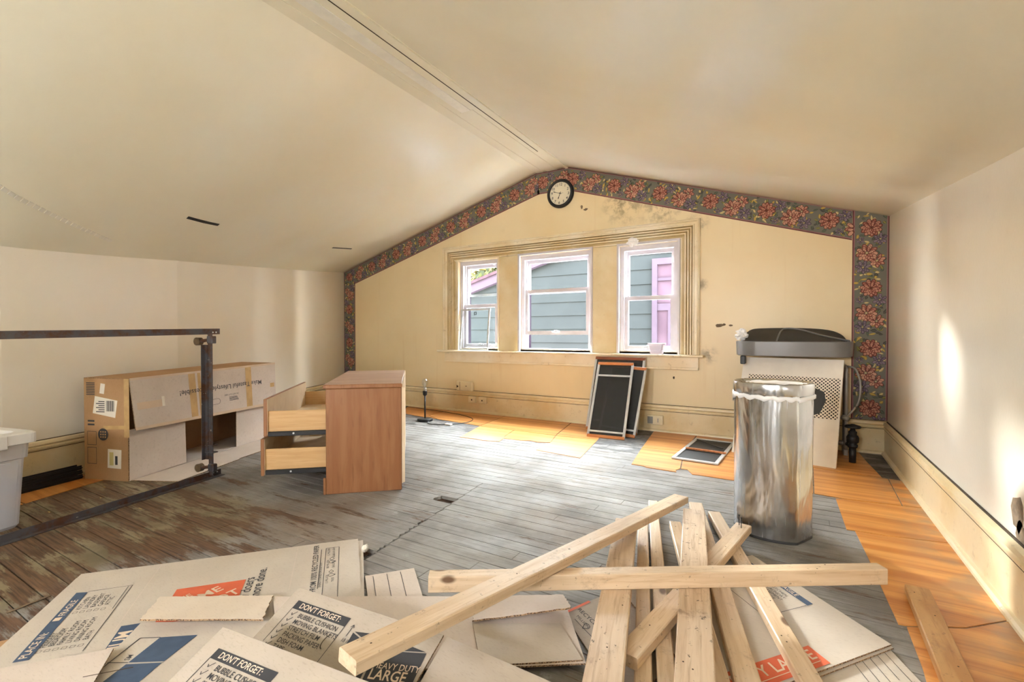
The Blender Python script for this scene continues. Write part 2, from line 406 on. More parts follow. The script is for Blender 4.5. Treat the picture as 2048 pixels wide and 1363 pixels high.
def tag(o, label=None, cat=None, group=None, kind=None):
    if label: o['label'] = label
    if cat: o['category'] = cat
    if group: o['group'] = group
    if kind: o['kind'] = kind
    return o
def empty(name, loc=(0,0,0), rz=0):
    o = bpy.data.objects.new(name, None); COL.objects.link(o); o.location = loc; o.rotation_euler = (0,0,rz); o.empty_display_size = .1
    return o
def struct(o, label, cat=None): o['kind'] = 'structure'; o['label'] = label; return o
def smooth_by_angle(o, deg=40):
    me = o.data; me.polygons.foreach_set('use_smooth', [True] * len(me.polygons))
    try: me.set_sharp_from_angle(angle=R(deg))
    except Exception: pass
def merge(o, d=1e-5):
    bm = bmesh.new(); bm.from_mesh(o.data); bmesh.ops.remove_doubles(bm, verts=bm.verts, dist=d); bmesh.ops.recalc_face_normals(bm, faces=bm.faces)
    bm.to_mesh(o.data); bm.free(); return o
def interp(x, xs, ys):
    if x <= xs[0]: return ys[0]
    for i in range(len(xs)-1):
        if x <= xs[i+1]: return ys[i] + (ys[i+1]-ys[i]) * (x-xs[i]) / (xs[i+1]-xs[i])
    return ys[-1]
_tcache = {}
def text_geo(txt, bold=.0, spacing=1.0):
    """flat lettering as (verts, faces) with cap height about 0.7 of the size 1"""
    key = (txt, bold, spacing)
    if key in _tcache: return _tcache[key]
    cu = bpy.data.curves.new('t', 'FONT'); cu.body = txt; cu.size = 1; cu.offset = bold; cu.space_character = spacing; cu.resolution_u = 3
    ob = bpy.data.objects.new('t', cu); COL.objects.link(ob)
    me = bpy.data.meshes.new_from_object(ob.evaluated_get(bpy.context.evaluated_depsgraph_get()))
    r = ([v.co[:2] for v in me.vertices], [tuple(p.vertices) for p in me.polygons])
    bpy.data.objects.remove(ob); bpy.data.curves.remove(cu); bpy.data.meshes.remove(me)
    _tcache[key] = r; return r

# ================================================================== the room shell
YB, XR, YR = 5.0, 0.70, -1.9
LWY = [-1.9, .92, 2.09, 5.0]; LWX = [-3.84, -4.25, -4.66, -5.98]           # plan of the slanting left wall
def wall_left_x(y): return interp(y, LWY, LWX)
ELY = [-1.9, .92, 1.17, 1.46, 2.07, 2.98, 3.88, 4.34, 5.0]; ELZ = [1.45, 1.549, 1.568, 1.59, 1.648, 1.738, 1.834, 1.881, 1.965]
ERY = [-1.9, 1.0, 2.35, 2.87, 3.78, 4.91, 5.0]; ERZ = [1.42, 1.55, 1.657, 1.721, 1.838, 1.976, 1.995]
RL, RR, RZ = -2.62, -2.20, 2.91                                              # flat strip along the ridge

# ---- floor: dark subfloor with every board laid on it
g = G()
g.box((-6.3, YR - .15, -.14), (XR + .2, YB + .3, -.020))
floor = struct(g.build('floor', 'subfloor'), 'old strip floor of narrow boards with worn grey paint')
PW = .0833; ROW0 = .717 - PW * 32
holes = [(-1.86, -1.745, 2.20, 2.285), (-2.00, -1.945, 3.105, 3.15), (-1.73, -1.655, 1.50, 1.565)]
def plank(x0, x1, y0, y1, drop=0.0, rag0=0.0, rag1=0.0):
    """one floor board; ragged ends where it is broken"""
    if x1 - x0 < .02: return
    c = .0006; t0 = -.020; z = -drop; e = .0022; y0 += e; y1 -= e
    def end(x, rag, s):
        if not rag: return [(x, y0), (x, y1)]
        n = 7; return [(x - s * random.uniform(0, rag) * (0 < i < n), y0 + (y1 - y0) * i / n) for i in range(n + 1)]
    L, Rr = end(x0, rag0, -1), end(x1, rag1, 1)
    ring = Rr + L[::-1]
    g = G(); top = [(x, y, z) for x, y in ring]
    cx, cy = (x0 + x1) / 2, (y0 + y1) / 2
    inner = [(x - c * (1 if x > cx else -1), min(max(y, y0 + c), y1 - c), z) for x, y in ring]
    low = [(x, y, z - c) for x, y in ring]; bot = [(x, y, t0) for x, y in ring]
    n = len(ring); g.mesh(inner, [tuple(range(n))]); g.mesh(inner + low, [(i, i+n, (i+1) % n+n, (i+1) % n) for i in range(n)])
    g.mesh(low + bot, [(i, i+n, (i+1) % n+n, (i+1) % n) for i in range(n)])
    g.build('floor_board', 'plank', floor)
nrow = int((YB - ROW0) / PW) + 1
rnd = random.Random(3)
for r in range(nrow):
    y0 = ROW0 + r * PW; y1 = y0 + PW
    if y1 < YR: continue
    y1 = min(y1, YB + .02); ym = (y0 + y1) / 2
    xl, xr = wall_left_x(ym) - .03, XR + .02
    cuts = [xl]
    x = xl + rnd.uniform(.7, 2.2)
    seam = 1.50 < ym < 2.62
    while x < xr - .5:
        if not (seam and abs(x + 1.69) < .35): cuts.append(x)
        x += rnd.uniform(1.3, 2.6)
    if seam: cuts.append(-1.69 + (ym - 1.95) * -.14)
    cuts = sorted(cuts) + [xr]
    for i in range(len(cuts) - 1):
        a, b = cuts[i], cuts[i+1]
        atseam_r = seam and abs(b - (-1.69 + (ym - 1.95) * -.14)) < 1e-6
        spans = [(a, b, 0, .02 if atseam_r and ym < 2.0 else 0)]
        for hx0, hx1, hy0, hy1 in holes:
            if hy0 - .01 < ym < hy1 + .01:
                new = []
                for s0, s1, q0, q1 in spans:
                    if hx1 <= s0 or hx0 >= s1: new.append((s0, s1, q0, q1))
                    else: new += [(s0, hx0, q0, .018), (hx1, s1, .018, q1)]
                spans = new
        d = rnd.choice([0, 0, .0006, .0012]) + (.003 if seam and i == 0 and atseam_r else 0)
        for s0, s1, q0, q1 in spans: plank(s0 + .0006, s1 - (.004 if atseam_r else .0006), y0, y1, d, q0, q1)

def tile(poly, z=.0035):
    cx, cy = sum(p[0] for p in poly) / len(poly), sum(p[1] for p in poly) / len(poly)
    poly = [(cx + (x - cx) * .992, cy + (y - cy) * .992) for x, y in poly]      # open joints between tiles
    g = G(); g.prism([(x, y, z) for x, y in poly][::-1] if area2(poly) < 0 else [(x, y, z) for x, y in poly], (0, 0, -z))
    return g.build('vinyl_tile', 'vinyl', floor)
def area2(p): return sum(p[i-1][0]*p[i][1] - p[i][0]*p[i-1][1] for i in range(len(p)))
tiles = [
 [(-4.60, 4.94), (-3.89, 4.94), (-3.86, 4.50), (-3.62, 4.36), (-4.30, 4.46)],
 [(-3.885, 4.94), (-3.02, 4.94), (-2.995, 4.72), (-2.93, 4.27), (-3.60, 4.36), (-3.85, 4.50)],
 [(-3.015, 4.94), (-2.14, 4.94), (-2.005, 4.25), (-2.925, 4.268)],
 [(-2.135, 4.94), (-1.74, 4.94), (-1.575, 4.285), (-2.0, 4.245)],
 [(-2.925, 4.262), (-2.49, 4.255), (-2.42, 3.96), (-2.373, 3.863), (-2.343, 3.741), (-2.40, 3.72), (-2.497, 3.69), (-2.60, 3.71), (-2.773, 3.695)],
 [(-2.485, 4.255), (-2.0, 4.242), (-1.91, 3.935), (-2.02, 3.89), (-2.10, 3.91), (-2.20, 3.875), (-2.373, 3.868), (-2.42, 3.97)],
 [(-1.995, 4.24), (-1.575, 4.28), (-1.463, 3.563), (-1.895, 3.621), (-1.91, 3.93)],
 [(-1.215, 4.94), (-.80, 4.94), (-.785, 4.225), (-1.13, 4.18)],
 [(-1.13, 4.175), (-.785, 4.22), (-.705, 3.66), (-.725, 3.60), (-.711, 3.556), (-.93, 3.565), (-.96, 3.59), (-1.054, 3.594)],
 [(-.78, 4.22), (-.05, 4.20), (-.01, 3.56), (-.36, 3.55), (-.56, 3.56), (-.601, 3.55), (-.656, 3.663), (-.70, 3.66)],
 [(-.795, 4.94), (.14, 4.94), (.14, 4.205), (-.78, 4.225)],
 [(.145, 4.94), (.50, 4.94), (.52, 4.60), (.555, 4.14), (.145, 4.20)],
 [(-.045, 4.20), (.145, 4.195), (.127, 3.51), (-.005, 3.54)],
 [(.15, 4.19), (.585, 4.13), (.565, 3.525), (.30, 3.49), (.132, 3.51)],
 [(.59, 4.13), (.665, 4.12), (.665, 3.535), (.57, 3.525)],
 [(.24, 3.478), (.665, 3.53), (.665, 3.005), (.42, 2.96), (.285, 2.952), (.251, 2.945)],
 [(.286, 2.948), (.42, 2.955), (.665, 3.0), (.67, 2.30), (.52, 2.16), (.345, 2.07), (.325, 2.067), (.31, 2.416), (.302, 2.646)],
 [(.346, 2.064), (.52, 2.155), (.67, 2.295), (.67, 1.35), (.32, 1.35), (.345, 1.834)],
 [(-4.36, 1.44), (-4.08, 1.39), (-3.897, .931), (-4.22, .90)],
 [(-4.215, .895), (-3.89, .925), (-3.74, .30), (-4.10, .25)],
]
for i, p in enumerate(tiles): tile(p, .0032 + .0005 * (i % 3))

# ---- gable (back) wall with three openings
def top_z(x):
    if x < RL: return 1.965 + (RZ - 1.965) * (x + 5.98) / (RL + 5.98)
    if x < RR: return RZ
    return RZ + (1.995 - RZ) * (x - RR) / (XR - RR)
Z0, Z1 = .82, 1.95
g = G()
def slab(x0, x1, z0, z1l, z1r): g.prism([(x0, YB, z0), (x1, YB, z0), (x1, YB, z1r), (x0, YB, z1l)], (0, .13, 0))
edges = [-6.15, -3.75, -3.14, -2.83, RL, RR, -1.92, -1.60, -.99, .85]
for a, b in zip(edges[:-1], edges[1:]):
    ta, tb = top_z(a) + .06, top_z(b) + .06
    if any(o0 - .001 <= a and b <= o1 + .001 for o0, o1 in OPEN):
        slab(a, b, -.1, Z0, Z0); slab(a, b, Z1, ta, tb)
    else: slab(a, b, -.1, ta, tb)
wall_back = struct(g.build('wall_back', 'wall'), 'yellow cream gable wall with stains around the window')

# ---- right wall, left wall, rear wall with two added fill openings
def eave_strip(xf, ys, zf, thick):
    g = G()
    for a, b in zip(ys[:-1], ys[1:]):
        g.mesh([(xf(a), a, -.1), (xf(b), b, -.1), (xf(b), b, zf(b) + .05), (xf(a), a, zf(a) + .05),
                (xf(a)+thick, a, -.1), (xf(b)+thick, b, -.1), (xf(b)+thick, b, zf(b) + .05), (xf(a)+thick, a, zf(a) + .05)],
               [(0,1,2,3), (7,6,5,4), (0,4,5,1), (3,2,6,7)])
    return g
erz = lambda y: interp(y, ERY, ERZ); elz = lambda y: interp(y, ELY, ELZ)
ys = [-2.02, -1, 0, 1, 1.5, 2, 2.35, 2.87, 3.3, 3.78, 4.3, 4.91, 5.1]
wall_right = struct(eave_strip(lambda y: XR, ys, erz, .15).build('wall_right', 'side'), 'pale cream plaster wall on the right')
ysl = sorted(set(ELY + LWY + [-2.02, 1.8, 2.5, 3.4, 5.1]))
wlx = lambda y: wall_left_x(y) if y <= 5 else wall_left_x(5) - (y - 5) * .4538
wall_left = struct(eave_strip(wlx, ysl, elz, -.15).build('wall_left', 'side'), 'pale cream slanting knee wall on the left')
g = G()
def rslab(x0, x1, z0, z1): g.box((x0, YR - .13, z0), (x1, YR, z1))
xs_ = [-4.2] + [v for ab in REAR for v in ab] + [.85]
for i, (a, b) in enumerate(zip(xs_[:-1], xs_[1:])):
    if i % 2: rslab(a, b, -.1, RZ0); rslab(a, b, RZ1, 3.1)
    else: rslab(a, b, -.1, 3.1)
wall_rear = struct(g.build('wall_rear', 'side'), 'cream rear gable wall behind the viewpoint')
g = G(); g.box((XR - .002, 2.05, .27), (XR + .01, 2.30, .30)); 

# ---- ceiling: two sagging slopes meeting at a flat ridge strip
g = G(); NY = 46; rows = []
for j in range(NY + 1):
    y = YR - .15 + (YB + .08 - YR + .15) * j / NY
    xl, zl, zr = wlx(min(y, 5.08)), elz(y), erz(y)
    row = []
    dl = .12 * (RZ - zl) / (RL - xl); row.append((xl - .12, y, zl - dl))
    NL = 14
    for i in range(NL + 1):
        s = i / NL; x = xl + (RL - xl) * s; sag = math.sin(s * math.pi) * (.020 * (5 - y) / 5 if y < 5 else 0)
        row.append((x, y, zl + (RZ - zl) * s + sag))
    for i in range(1, NL + 1 + 1):
        s = (i - 1) / NL
        x = RR + (XR - RR) * s; sag = math.sin(s * math.pi) * (.022 * (5 - y) / 5 if y < 5 else 0)
        row.append((x, y, RZ + (zr - RZ) * s + sag + .010 * s * (1 - s) * 4 * mnoise.noise(Vector((x * 1.1, y * .9, 3)))))
    dr = .12 * (RZ - zr) / (XR - RR); row.append((XR + .12, y, zr - dr))
    rows.append(row)
nc = len(rows[0]); V = [p for r in rows for p in r]
g.mesh(V, [(j*nc+i, (j+1)*nc+i, (j+1)*nc+i+1, j*nc+i+1) for j in range(NY) for i in range(nc-1)])
ceiling = g.build('ceiling', 'ceil'); smooth_by_angle(ceiling, 12)
sm = ceiling.modifiers.new('thick', 'SOLIDIFY'); sm.thickness = .09; sm.offset = 1.0
merge(ceiling)
struct(ceiling, 'sagging cream plaster ceiling sloping to both sides of a ridge')
# the solidify offset has to grow upward: face normals point down into the room
if sum(p.normal.z * p.area for p in ceiling.data.polygons) > 0: sm.offset = 1.0
else: sm.offset = -1.0
# battens and paper tape that cover the ridge joint
def batten(x0, x1, y0, y1, z, t, m, name): 
    g = G(); n = 14; rr = random.Random(x0)
    for k in range(n):
        a = y0 + (y1-y0)*k/n; b = y0 + (y1-y0)*(k+1)/n
        g.box((x0, a, z - t), (x1, b, z + .004))
    return g.build(name, m, ceiling)
tape_m = simple('pale_joint_tape', (226, 224, 212), .5, var=.08, scale=10); M['joint'] = tape_m
batten(-2.60, -2.515, YR, 4.99, RZ, .004, 'ceil', 'ridge_tape')
batten(-2.45, -2.36, YR, 3.3, RZ, .005, 'joint', 'ridge_tape')
batten(-2.47, -2.34, 3.3, 4.99, RZ, .004, 'ceil', 'ridge_tape')
batten(-2.235, -2.205, YR, 4.99, RZ, .012, 'ceil', 'ridge_batten')
batten(-2.29, -2.284, YR, 4.4, RZ, .003, 'groove', 'ridge_crack')
def ceil_left(x, y):
    xl, zl = wlx(y), elz(y); s = (x - xl) / (RL - xl)
    return zl + (RZ - zl) * s + math.sin(s * math.pi) * .020 * (5 - y) / 5
def ceil_strip(p0, p1, w, name, m, t=.004, n=10, dash=False):
    g = G(); p0, p1 = Vector(p0), Vector(p1); d = (p1 - p0).normalized(); s = Vector((-d.y, d.x)) * w / 2
    for k in range(n):
        a = p0.lerp(p1, k / n); b = p0.lerp(p1, (k + (.75 if dash else 1)) / n)
        q = [a - s, b - s, b + s, a + s]
        P = [(v.x, v.y, ceil_left(v.x, v.y) - t) for v in q]
        g.prism(P[::-1], (0, 0, t * 1.5))
    return g.build(name, m, ceiling)
# two black slots and a strip of perforated corner tape in the left slope
ceil_strip((-4.151, 1.94), (-4.257, 2.233), .020, 'slot', 'black')
ceil_strip((-4.862, 3.894), (-4.926, 4.24), .018, 'slot', 'black')
ceil_strip((-3.80, .70), (-4.33, 1.516), .020, 'perforated_tape', 'joint', .004, 26, True)

# ---- baseboards: board, bead cap, quarter round
def baseboard(name, pts, n_in, h=.275, label=''):
    """run of baseboard along plan points, face turned towards n_in"""
    root = empty(name); struct(root, label)
    for a, b in zip(pts[:-1], pts[1:]):
        a, b = Vector((*a, 0)), Vector((*b, 0)); d = b - a
        s = Vector((-d.y, d.x, 0)).normalized(); s = s if s.dot(Vector((*n_in, 0))) > 0 else -s
        def part(nm, prof, m):
            g = G(); P = [a + s * u + Vector((0, 0, w)) for u, w in prof]; Q = [b + s * u + Vector((0, 0, w)) for u, w in prof]
            k = len(P); g.mesh(P + Q, [tuple(range(k)), tuple(reversed(range(k, 2*k)))] + [(i, (i+1) % k, (i+1) % k+k, i+k) for i in range(k)])
            o = g.build(nm, m, root); merge(o); return o
        part('board', [(0, 0), (.022, 0), (.022, h - .065), (0, h - .065)], 'base')
        part('cap_moulding', [(0, h - .062), (.024, h - .062), (.030, h - .050), (.030, h - .040), (.022, h - .036), (.034, h - .024), (.030, h - .006), (.012, h), (0, h)], 'base')
        part('dirt_line', [(0, h - .066), (.0235, h - .066), (.0235, h - .060), (0, h - .060)], 'groove')
        part('dirt_line', [(.001, h - .002), (.013, h - .002), (.006, h + .004), (.001, h + .004)], 'groove')
        part('quarter_round', [(.02, 0), (.045, 0), (.042, .014), (.034, .022), (.02, .026)], 'base')
    return root
baseboard('baseboard_back', [(-5.96, YB), (XR, YB)], (0, -1), label='cream baseboard with beaded cap along the gable wall')
baseboard('baseboard_right', [(XR, YR), (XR, YB)], (-1, 0), .27, label='grimy cream baseboard along the right wall')
baseboard('baseboard_left', [(wlx(y), y) for y in (YR, .92, 2.09, 5.0)], (1, 0), .295, label='cream baseboard along the slanting left wall')

# ---- window surround: fluted casing, mullion boards, sill and apron
case = empty('trim_1', (0, 0, 0)); struct(case, 'fluted cream window casing with mitred corners, dirty at the right')
FL = [(0, .0), (.0, .040), (.018, .050), (.028, .046), (.032, .028), (.058, .028), (.064, .036), (.076, .036), (.082, .014), (.092, .030), (.104, .030), (.112, .012), (.122, .030), (.134, .030), (.142, .012), (.152, .030), (.166, .030), (.172, .016), (.200, .022), (.212, .022), (.216, .010), (.235, .010), (.235, 0)]
def casing(c0, c1, inward, w, name='casing_board'):
    """profile FL swept from outer corner c0 to c1 (XZ), mitred; inward = direction to the opening"""
    k = w / .235; c0, c1, n = Vector(c0), Vector(c1), Vector(inward); d = (c1 - c0).normalized()
    g = G(); P = []; Q = []
    for u, o in FL:
        a = c0 + (n + d * m0) * u * k; b = c1 + (n - d * m1) * u * k
        P.append((a.x, YB - o, a.y)); Q.append((b.x, YB - o, b.y))
    kk = len(P); g.mesh(P + Q, [tuple(range(kk)), tuple(reversed(range(kk, 2*kk)))])
    for i in range(kk):      # flute hollows darkened: grime plus shading painted into the colour
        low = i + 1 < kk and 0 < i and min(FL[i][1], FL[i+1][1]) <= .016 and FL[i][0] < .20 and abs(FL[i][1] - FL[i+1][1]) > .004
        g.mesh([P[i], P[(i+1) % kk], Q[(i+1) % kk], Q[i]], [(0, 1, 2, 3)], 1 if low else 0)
    o = g.build(name, ['trim', 'trim_grime_shade'], case); merge(o); return o
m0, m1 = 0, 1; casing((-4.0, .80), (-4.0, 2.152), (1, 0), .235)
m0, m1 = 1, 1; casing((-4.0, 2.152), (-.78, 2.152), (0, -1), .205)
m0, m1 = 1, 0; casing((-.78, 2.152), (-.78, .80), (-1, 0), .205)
for a, b in ((-3.13, -2.84), (-1.91, -1.61)):
    g = G(); g.cbox((a, YB - .022, .80), (b, YB + .01, 1.962), .003); g.build('mullion_board', 'trim_clean', case)
g = G(); g.cbox((-4.055, YB - .105, .775), (-.735, YB + .02, .800), .006); g.build('sill', 'trim', case)
for a, b in OPEN:
    g = G(); g.box((a, YB - .0, .79), (b, YB + .13, .822)); g.build('sill_insert', 'trim_clean', case)
g = G(); g.cbox((-3.98, YB - .034, .655), (-.787, YB, .775), .004); g.cbox((-3.98, YB - .044, .645), (-.787, YB, .672), .005); g.build('apron', 'trim', case)
for a, b in OPEN:       # thin stop bead round each opening
    g = G(); g.ring(a - .022, .80, b + .022, 1.975, .022, YB - .034, YB + .0, wb=.0); g.build('stop_bead', 'vinyl_white' if a > -3.6 else 'trim', case)

def window_unit(n, x0, x1, upper, lower, extra=None, label=''):
    root = empty('window_%d' % n, ((x0 + x1) / 2, YB, Z0)); struct(root, label)
    L = Vector(root.location)
    def bld(g, name, m):
        g.v = [tuple(Vector(p) - L) for p in g.v]; return g.build(name, m, root)
    g = G(); g.ring(x0, Z0 - .005, x1, Z1, .045, YB + .015, YB + .125, wb=.02, wt=.05); g.box((x0+.045, YB+.06, Z0), (x0+.06, YB+.075, Z1-.05)); g.box((x1-.06, YB+.06, Z0), (x1-.045, YB+.075, Z1-.05)); bld(g, 'window_frame', 'vinyl_white')
    for nm, (za, zb), yy in (('upper_sash', upper, YB + .095), ('lower_sash', lower, YB + .055)):
        g = G(); g.ring(x0 + .04, za, x1 - .04, zb, .042, yy - .018, yy + .018, wb=.045, wt=.040); s = bld(g, nm, 'vinyl_white')
        g = G(); g.box((x0 + .08 - L.x, yy - .002 - L.y, za + .044 - L.z), (x1 - .08 - L.x, yy + .002 - L.y, zb - .038 - L.z)); p = g.build('pane', 'glass', s)
        if nm == 'lower_sash':
            g = G(); xm = (x0 + x1) / 2
            g.cbox((xm - .05 - L.x, yy - .03 - L.y, za + .028 - L.z), (xm + .05 - L.x, yy - .017 - L.y, za + .046 - L.z), .004); g.cbox((xm - .02 - L.x, yy - .035 - L.y, za + .030 - L.z), (xm + .02 - L.x, yy - .02 - L.y, za + .054 - L.z), .003)
            g.build('sash_lift', 'storm_metal', s)
    if extra:
        g = G(); g.ring(x0 + .06, extra[0], x1 - .06, extra[1], .03, YB + .112, YB + .124); bld(g, 'storm_sash', 'storm_metal')
    g = G(); g.ring(x0 - .03, Z0 - .05, x1 + .03, Z1 + .03, .068, YB + .13, YB + .20, wb=.06, wt=.05); bld(g, 'outer_casing', 'lilac')
    return root
window_unit(1, *OPEN[0], (1.35, 1.90), (.838, 1.39), (1.50, 1.90), 'narrow white double-hung window with a storm sash')
window_unit(2, *OPEN[1], (1.49, 1.90), (1.00, 1.54), None, 'wide white double-hung window with its lower sash raised')
window_unit(3, *OPEN[2], (1.37, 1.90), (.838, 1.41), None, 'narrow closed white double-hung window at the grimy casing end')

# ---- floral wallpaper border, glued to the gable wall
def rose(add, cx, cy, r, pal, petals=9, rings=4, seed=0):
    rr = random.Random(seed)
    for k in range(rings):
        R0 = r * (1 - k / rings * .78); n = max(5, petals - k); pr = R0 * .42
        for i in range(n):
            a = 2 * math.pi * (i + .5 * (k % 2) + rr.uniform(-.12, .12)) / n; d = R0 * .66
            px, py = cx + math.cos(a) * d, cy + math.sin(a) * d
            for sc, ci in ((1.0, 0), (.74, 1 + (k + i) % 2), (.34, 2)):
                q = []
                for m in range(8):
                    t = 2 * math.pi * m / 8; u, v = math.cos(t) * pr * .98 * sc, math.sin(t) * pr * .62 * sc
                    q.append((px + u * math.cos(a) - v * math.sin(a) + math.cos(a) * pr * (1 - sc) * .35, py + u * math.sin(a) + v * math.cos(a) + math.sin(a) * pr * (1 - sc) * .35))
                add(q, pal[ci])
    add([(cx + math.cos(2*math.pi*m/8) * r * .12, cy + math.sin(2*math.pi*m/8) * r * .12) for m in range(8)], pal[3])
def leafp(add, x, y, a, l, w, col, col2):
    q = [(0, 0), (.3, .5), (.65, .42), (1, 0), (.65, -.42), (.3, -.5)]
    for k, c in ((1, col), (.55, col2)):
        add([(x + (u*l*math.cos(a) - v*w*k*math.sin(a)), y + (u*l*math.sin(a) + v*w*k*math.cos(a))) for u, v in q], c)
BW = .25; PER = .51
C_ROSE = [lin(98, 58, 54), lin(150, 92, 80), lin(190, 138, 116), lin(104, 56, 48)]
C_PINK = [lin(104, 64, 58), lin(164, 106, 92), lin(200, 154, 130), lin(186, 172, 130)]
C_PLUM = [lin(78, 70, 80), lin(106, 94, 108), lin(134, 120, 130), lin(172, 156, 116)]
def border(name, o, d, length, flip=False, cut0=0., cut1=0.):
    """strip starting at o=(x,z) along d; its width grows to the left of d (right if flip); cut = mitre offsets of the inner edge"""
    o = Vector(o); d = Vector(d).normalized(); nrm = Vector((-d.y, d.x)) * (-1 if flip else 1)
    lv = [0]
    def P(a, b, lift): q = o + d * a + nrm * b; return (q.x, YB - .0012 - lift, q.y)
    base = G(); quad = [P(0, 0, 0), P(length, 0, 0), P(length - cut1, BW, 0), P(cut0, BW, 0)]
    base.face(quad, 0, lin(116, 114, 104))
    root = base.build(name, 'floral', wall_back)
    pr = G(); cnt = [0]
    def add(q, c):
        cnt[0] += 1
        k = interp(sum(b for a, b in q) / len(q), [0, BW], [0, 1]); amid = sum(a for a, b in q) / len(q)
        if amid < cut0 * k + .005 or amid > length - cut1 * k - .005: return
        q = [(a, min(max(b, .012), BW - .012)) for a, b in q]
        pr.face([P(a, b, .0003 + cnt[0] % 900 * 1.1e-6) for a, b in q], 0, c)
    for b0, b1, c in ((0, .007, lin(92, 56, 56)), (.007, .014, lin(150, 112, 110)), (BW - .016, BW - .007, lin(150, 108, 108)), (BW - .007, BW, lin(96, 52, 54))):
        f0, f1 = b0 / BW, b1 / BW
        pr.face([P(cut0*f0, b0, .0004), P(length - cut1*f0, b0, .0004), P(length - cut1*f1, b1, .0004), P(cut0*f1, b1, .0004)], 0, c)
    rr = random.Random(11); n = int(length / PER) + 2
    for i in range(-1, n):
        a0 = i * PER; cnt[0] = 0
        for k in range(84):
            a, b = a0 + rr.uniform(0, PER), BW * rr.uniform(.10, .90)
            c1, c2 = rr.choice([((96, 98, 64), (140, 136, 82)), ((72, 82, 72), (98, 108, 92)), ((160, 132, 62), (196, 168, 92)), ((66, 66, 62), (90, 92, 84)), ((170, 150, 100), (206, 190, 140))])
            leafp(add, a, b, rr.uniform(0, 6.28), rr.uniform(.03, .055), rr.uniform(.014, .026), lin(*c1), lin(*c2))
        rose(add, a0 + .09, BW * .48, .074, C_ROSE, 11, 4, 1)
        rose(add, a0 + .30, BW * .60, .076, C_PINK, 9, 4, 2)
        rose(add, a0 + .37, BW * .32, .058, C_PINK, 7, 3, 3)
        rose(add, a0 + .42, BW * .70, .056, C_PLUM, 7, 3, 4)
        rose(add, a0 + .19, BW * .24, .050, C_PLUM, 6, 3, 5)
        rose(add, a0 + .19, BW * .78, .030, C_PLUM, 6, 2, 6)
    pr.build('printed_flowers', 'floral', root)
    return root
sl = Vector((RL + 5.98, RZ - 1.965)); sr = Vector((XR - RR, 1.995 - RZ))
border('wallpaper_border', (-5.98, .28), (0, 1), 1.965 - .28, True, 0, .16)
border('wallpaper_border', (-5.98, 1.965), sl, sl.length, True, .17, .02)
border('wallpaper_border', (RL, RZ), (1, 0), RR - RL, True, .02, .02)
border('wallpaper_border', (RR, RZ), sr, sr.length - .262, True, .02, -.075)
border('wallpaper_border', (XR, 1.995), (0, -1), 1.995 - .28, True, -.075, 0)

# marks on the plaster: small chips with bare edges
def chip(name, parent, c, ax, ay, r, seed, m='plaster', elong=1.0):
    rr = random.Random(seed); c, ax, ay = Vector(c), Vector(ax), Vector(ay); g = G()
    poly = [c + ax * math.cos(t) * r * elong * rr.uniform(.6, 1.1) + ay * math.sin(t) * r * rr.uniform(.6, 1.1) for t in [2*math.pi*k/11 for k in range(11)]]
    n = ax.cross(ay); g.prism(poly, tuple(-n * .002)); return g.build(name, m, parent)
for k, (p, r, el, m) in enumerate([((-2.04, 5, 2.44), .024, .6, 'plaster'), ((-1.99, 5, 2.405), .014, 2.2, 'plaster'), ((-.60, 5, 1.09), .020, 2.2, 'plaster'), ((-.56, 5, 1.10), .012, 1.6, 'plaster'), ((-.50, 5, 1.09), .010, 2.4, 'plaster'), ((-1.03, 5, .56), .016, .6, 'groove')]):
    chip('paint_chip', wall_back, (p[0], YB - .0015, p[2]), (1, 0, 0), (0, 0, 1), r, k, m, el)
chip('broken_plaster', wall_right, (XR - .0015, 2.36, .36), (0, -1, 0), (0, 0, 1), .07, 5, 'plaster', .8)
chip('broken_plaster', wall_right, (XR - .0015, 2.33, .30), (0, -1, 0), (0, 0, 1), .05, 6, 'plaster', .9)

# ================================================================== outside: the neighbour's house, tree, pale bounce ground
NY_ = 7.2
house = empty('neighbour_house', (-1.5, NY_ + 2, -3.2)); HL = Vector(house.location)
tag(house, 'blue grey clapboard house with lilac trim seen through the windows', 'house')
def hb(g, name, m, parent=house):
    g.v = [tuple(Vector(p) - HL) for p in g.v]; return g.build(name, m, parent)
def rake_x(z): return -5.05 + (z - 1.769) / .285
CH = .223; zz = 1.318 - CH * 20
while zz < 4.4:
    z0, z1 = zz, zz + CH; xl = max(-6.6, rake_x(z0)); xl2 = max(-6.6, rake_x(z1)); xr = 2.6
    if xl < xr - .3:
        g = G(); e = .014
        g.mesh([(xl, NY_ - .022, z0), (xr, NY_ - .022, z0), (xr, NY_ - .006, z1 + e), (xl2, NY_ - .006, z1 + e), (xl, NY_ + .0, z0), (xr, NY_ + .0, z0), (xr, NY_ + .004, z1 + e), (xl2, NY_ + .004, z1 + e)],
               [(0,1,2,3), (7,6,5,4), (0,4,5,1), (3,2,6,7), (1,5,6,2), (0,3,7,4)])
        hb(g, 'siding_board', 'siding')
    zz += CH
g = G(); g.prism([(-6.6, NY_ + .005, -3.2), (2.6, NY_ + .005, -3.2), (2.6, NY_ + .005, 3.9), (rake_x(3.9), NY_ + .005, 3.9), (-6.6, NY_ + .005, rake_x and 1.32)], (0, 5.5, 0)); hb(g, 'house_body', 'siding')
g = G(); g.prism([(-6.9, NY_ - .12, 1.769 + (-6.9 + 5.05) * .285), (2.6, NY_ - .12, 1.769 + 7.65 * .285), (2.6, NY_ - .12, 1.769 + 7.65 * .285 + .15), (-6.9, NY_ - .12, 1.769 + (-6.9 + 5.05) * .285 + .15)], (0, .12, 0)); hb(g, 'rake_board', 'lilac')
g = G(); a, b = 1.769 + (-7.0 + 5.05) * .285 + .15, 1.769 + 7.65 * .285 + .15
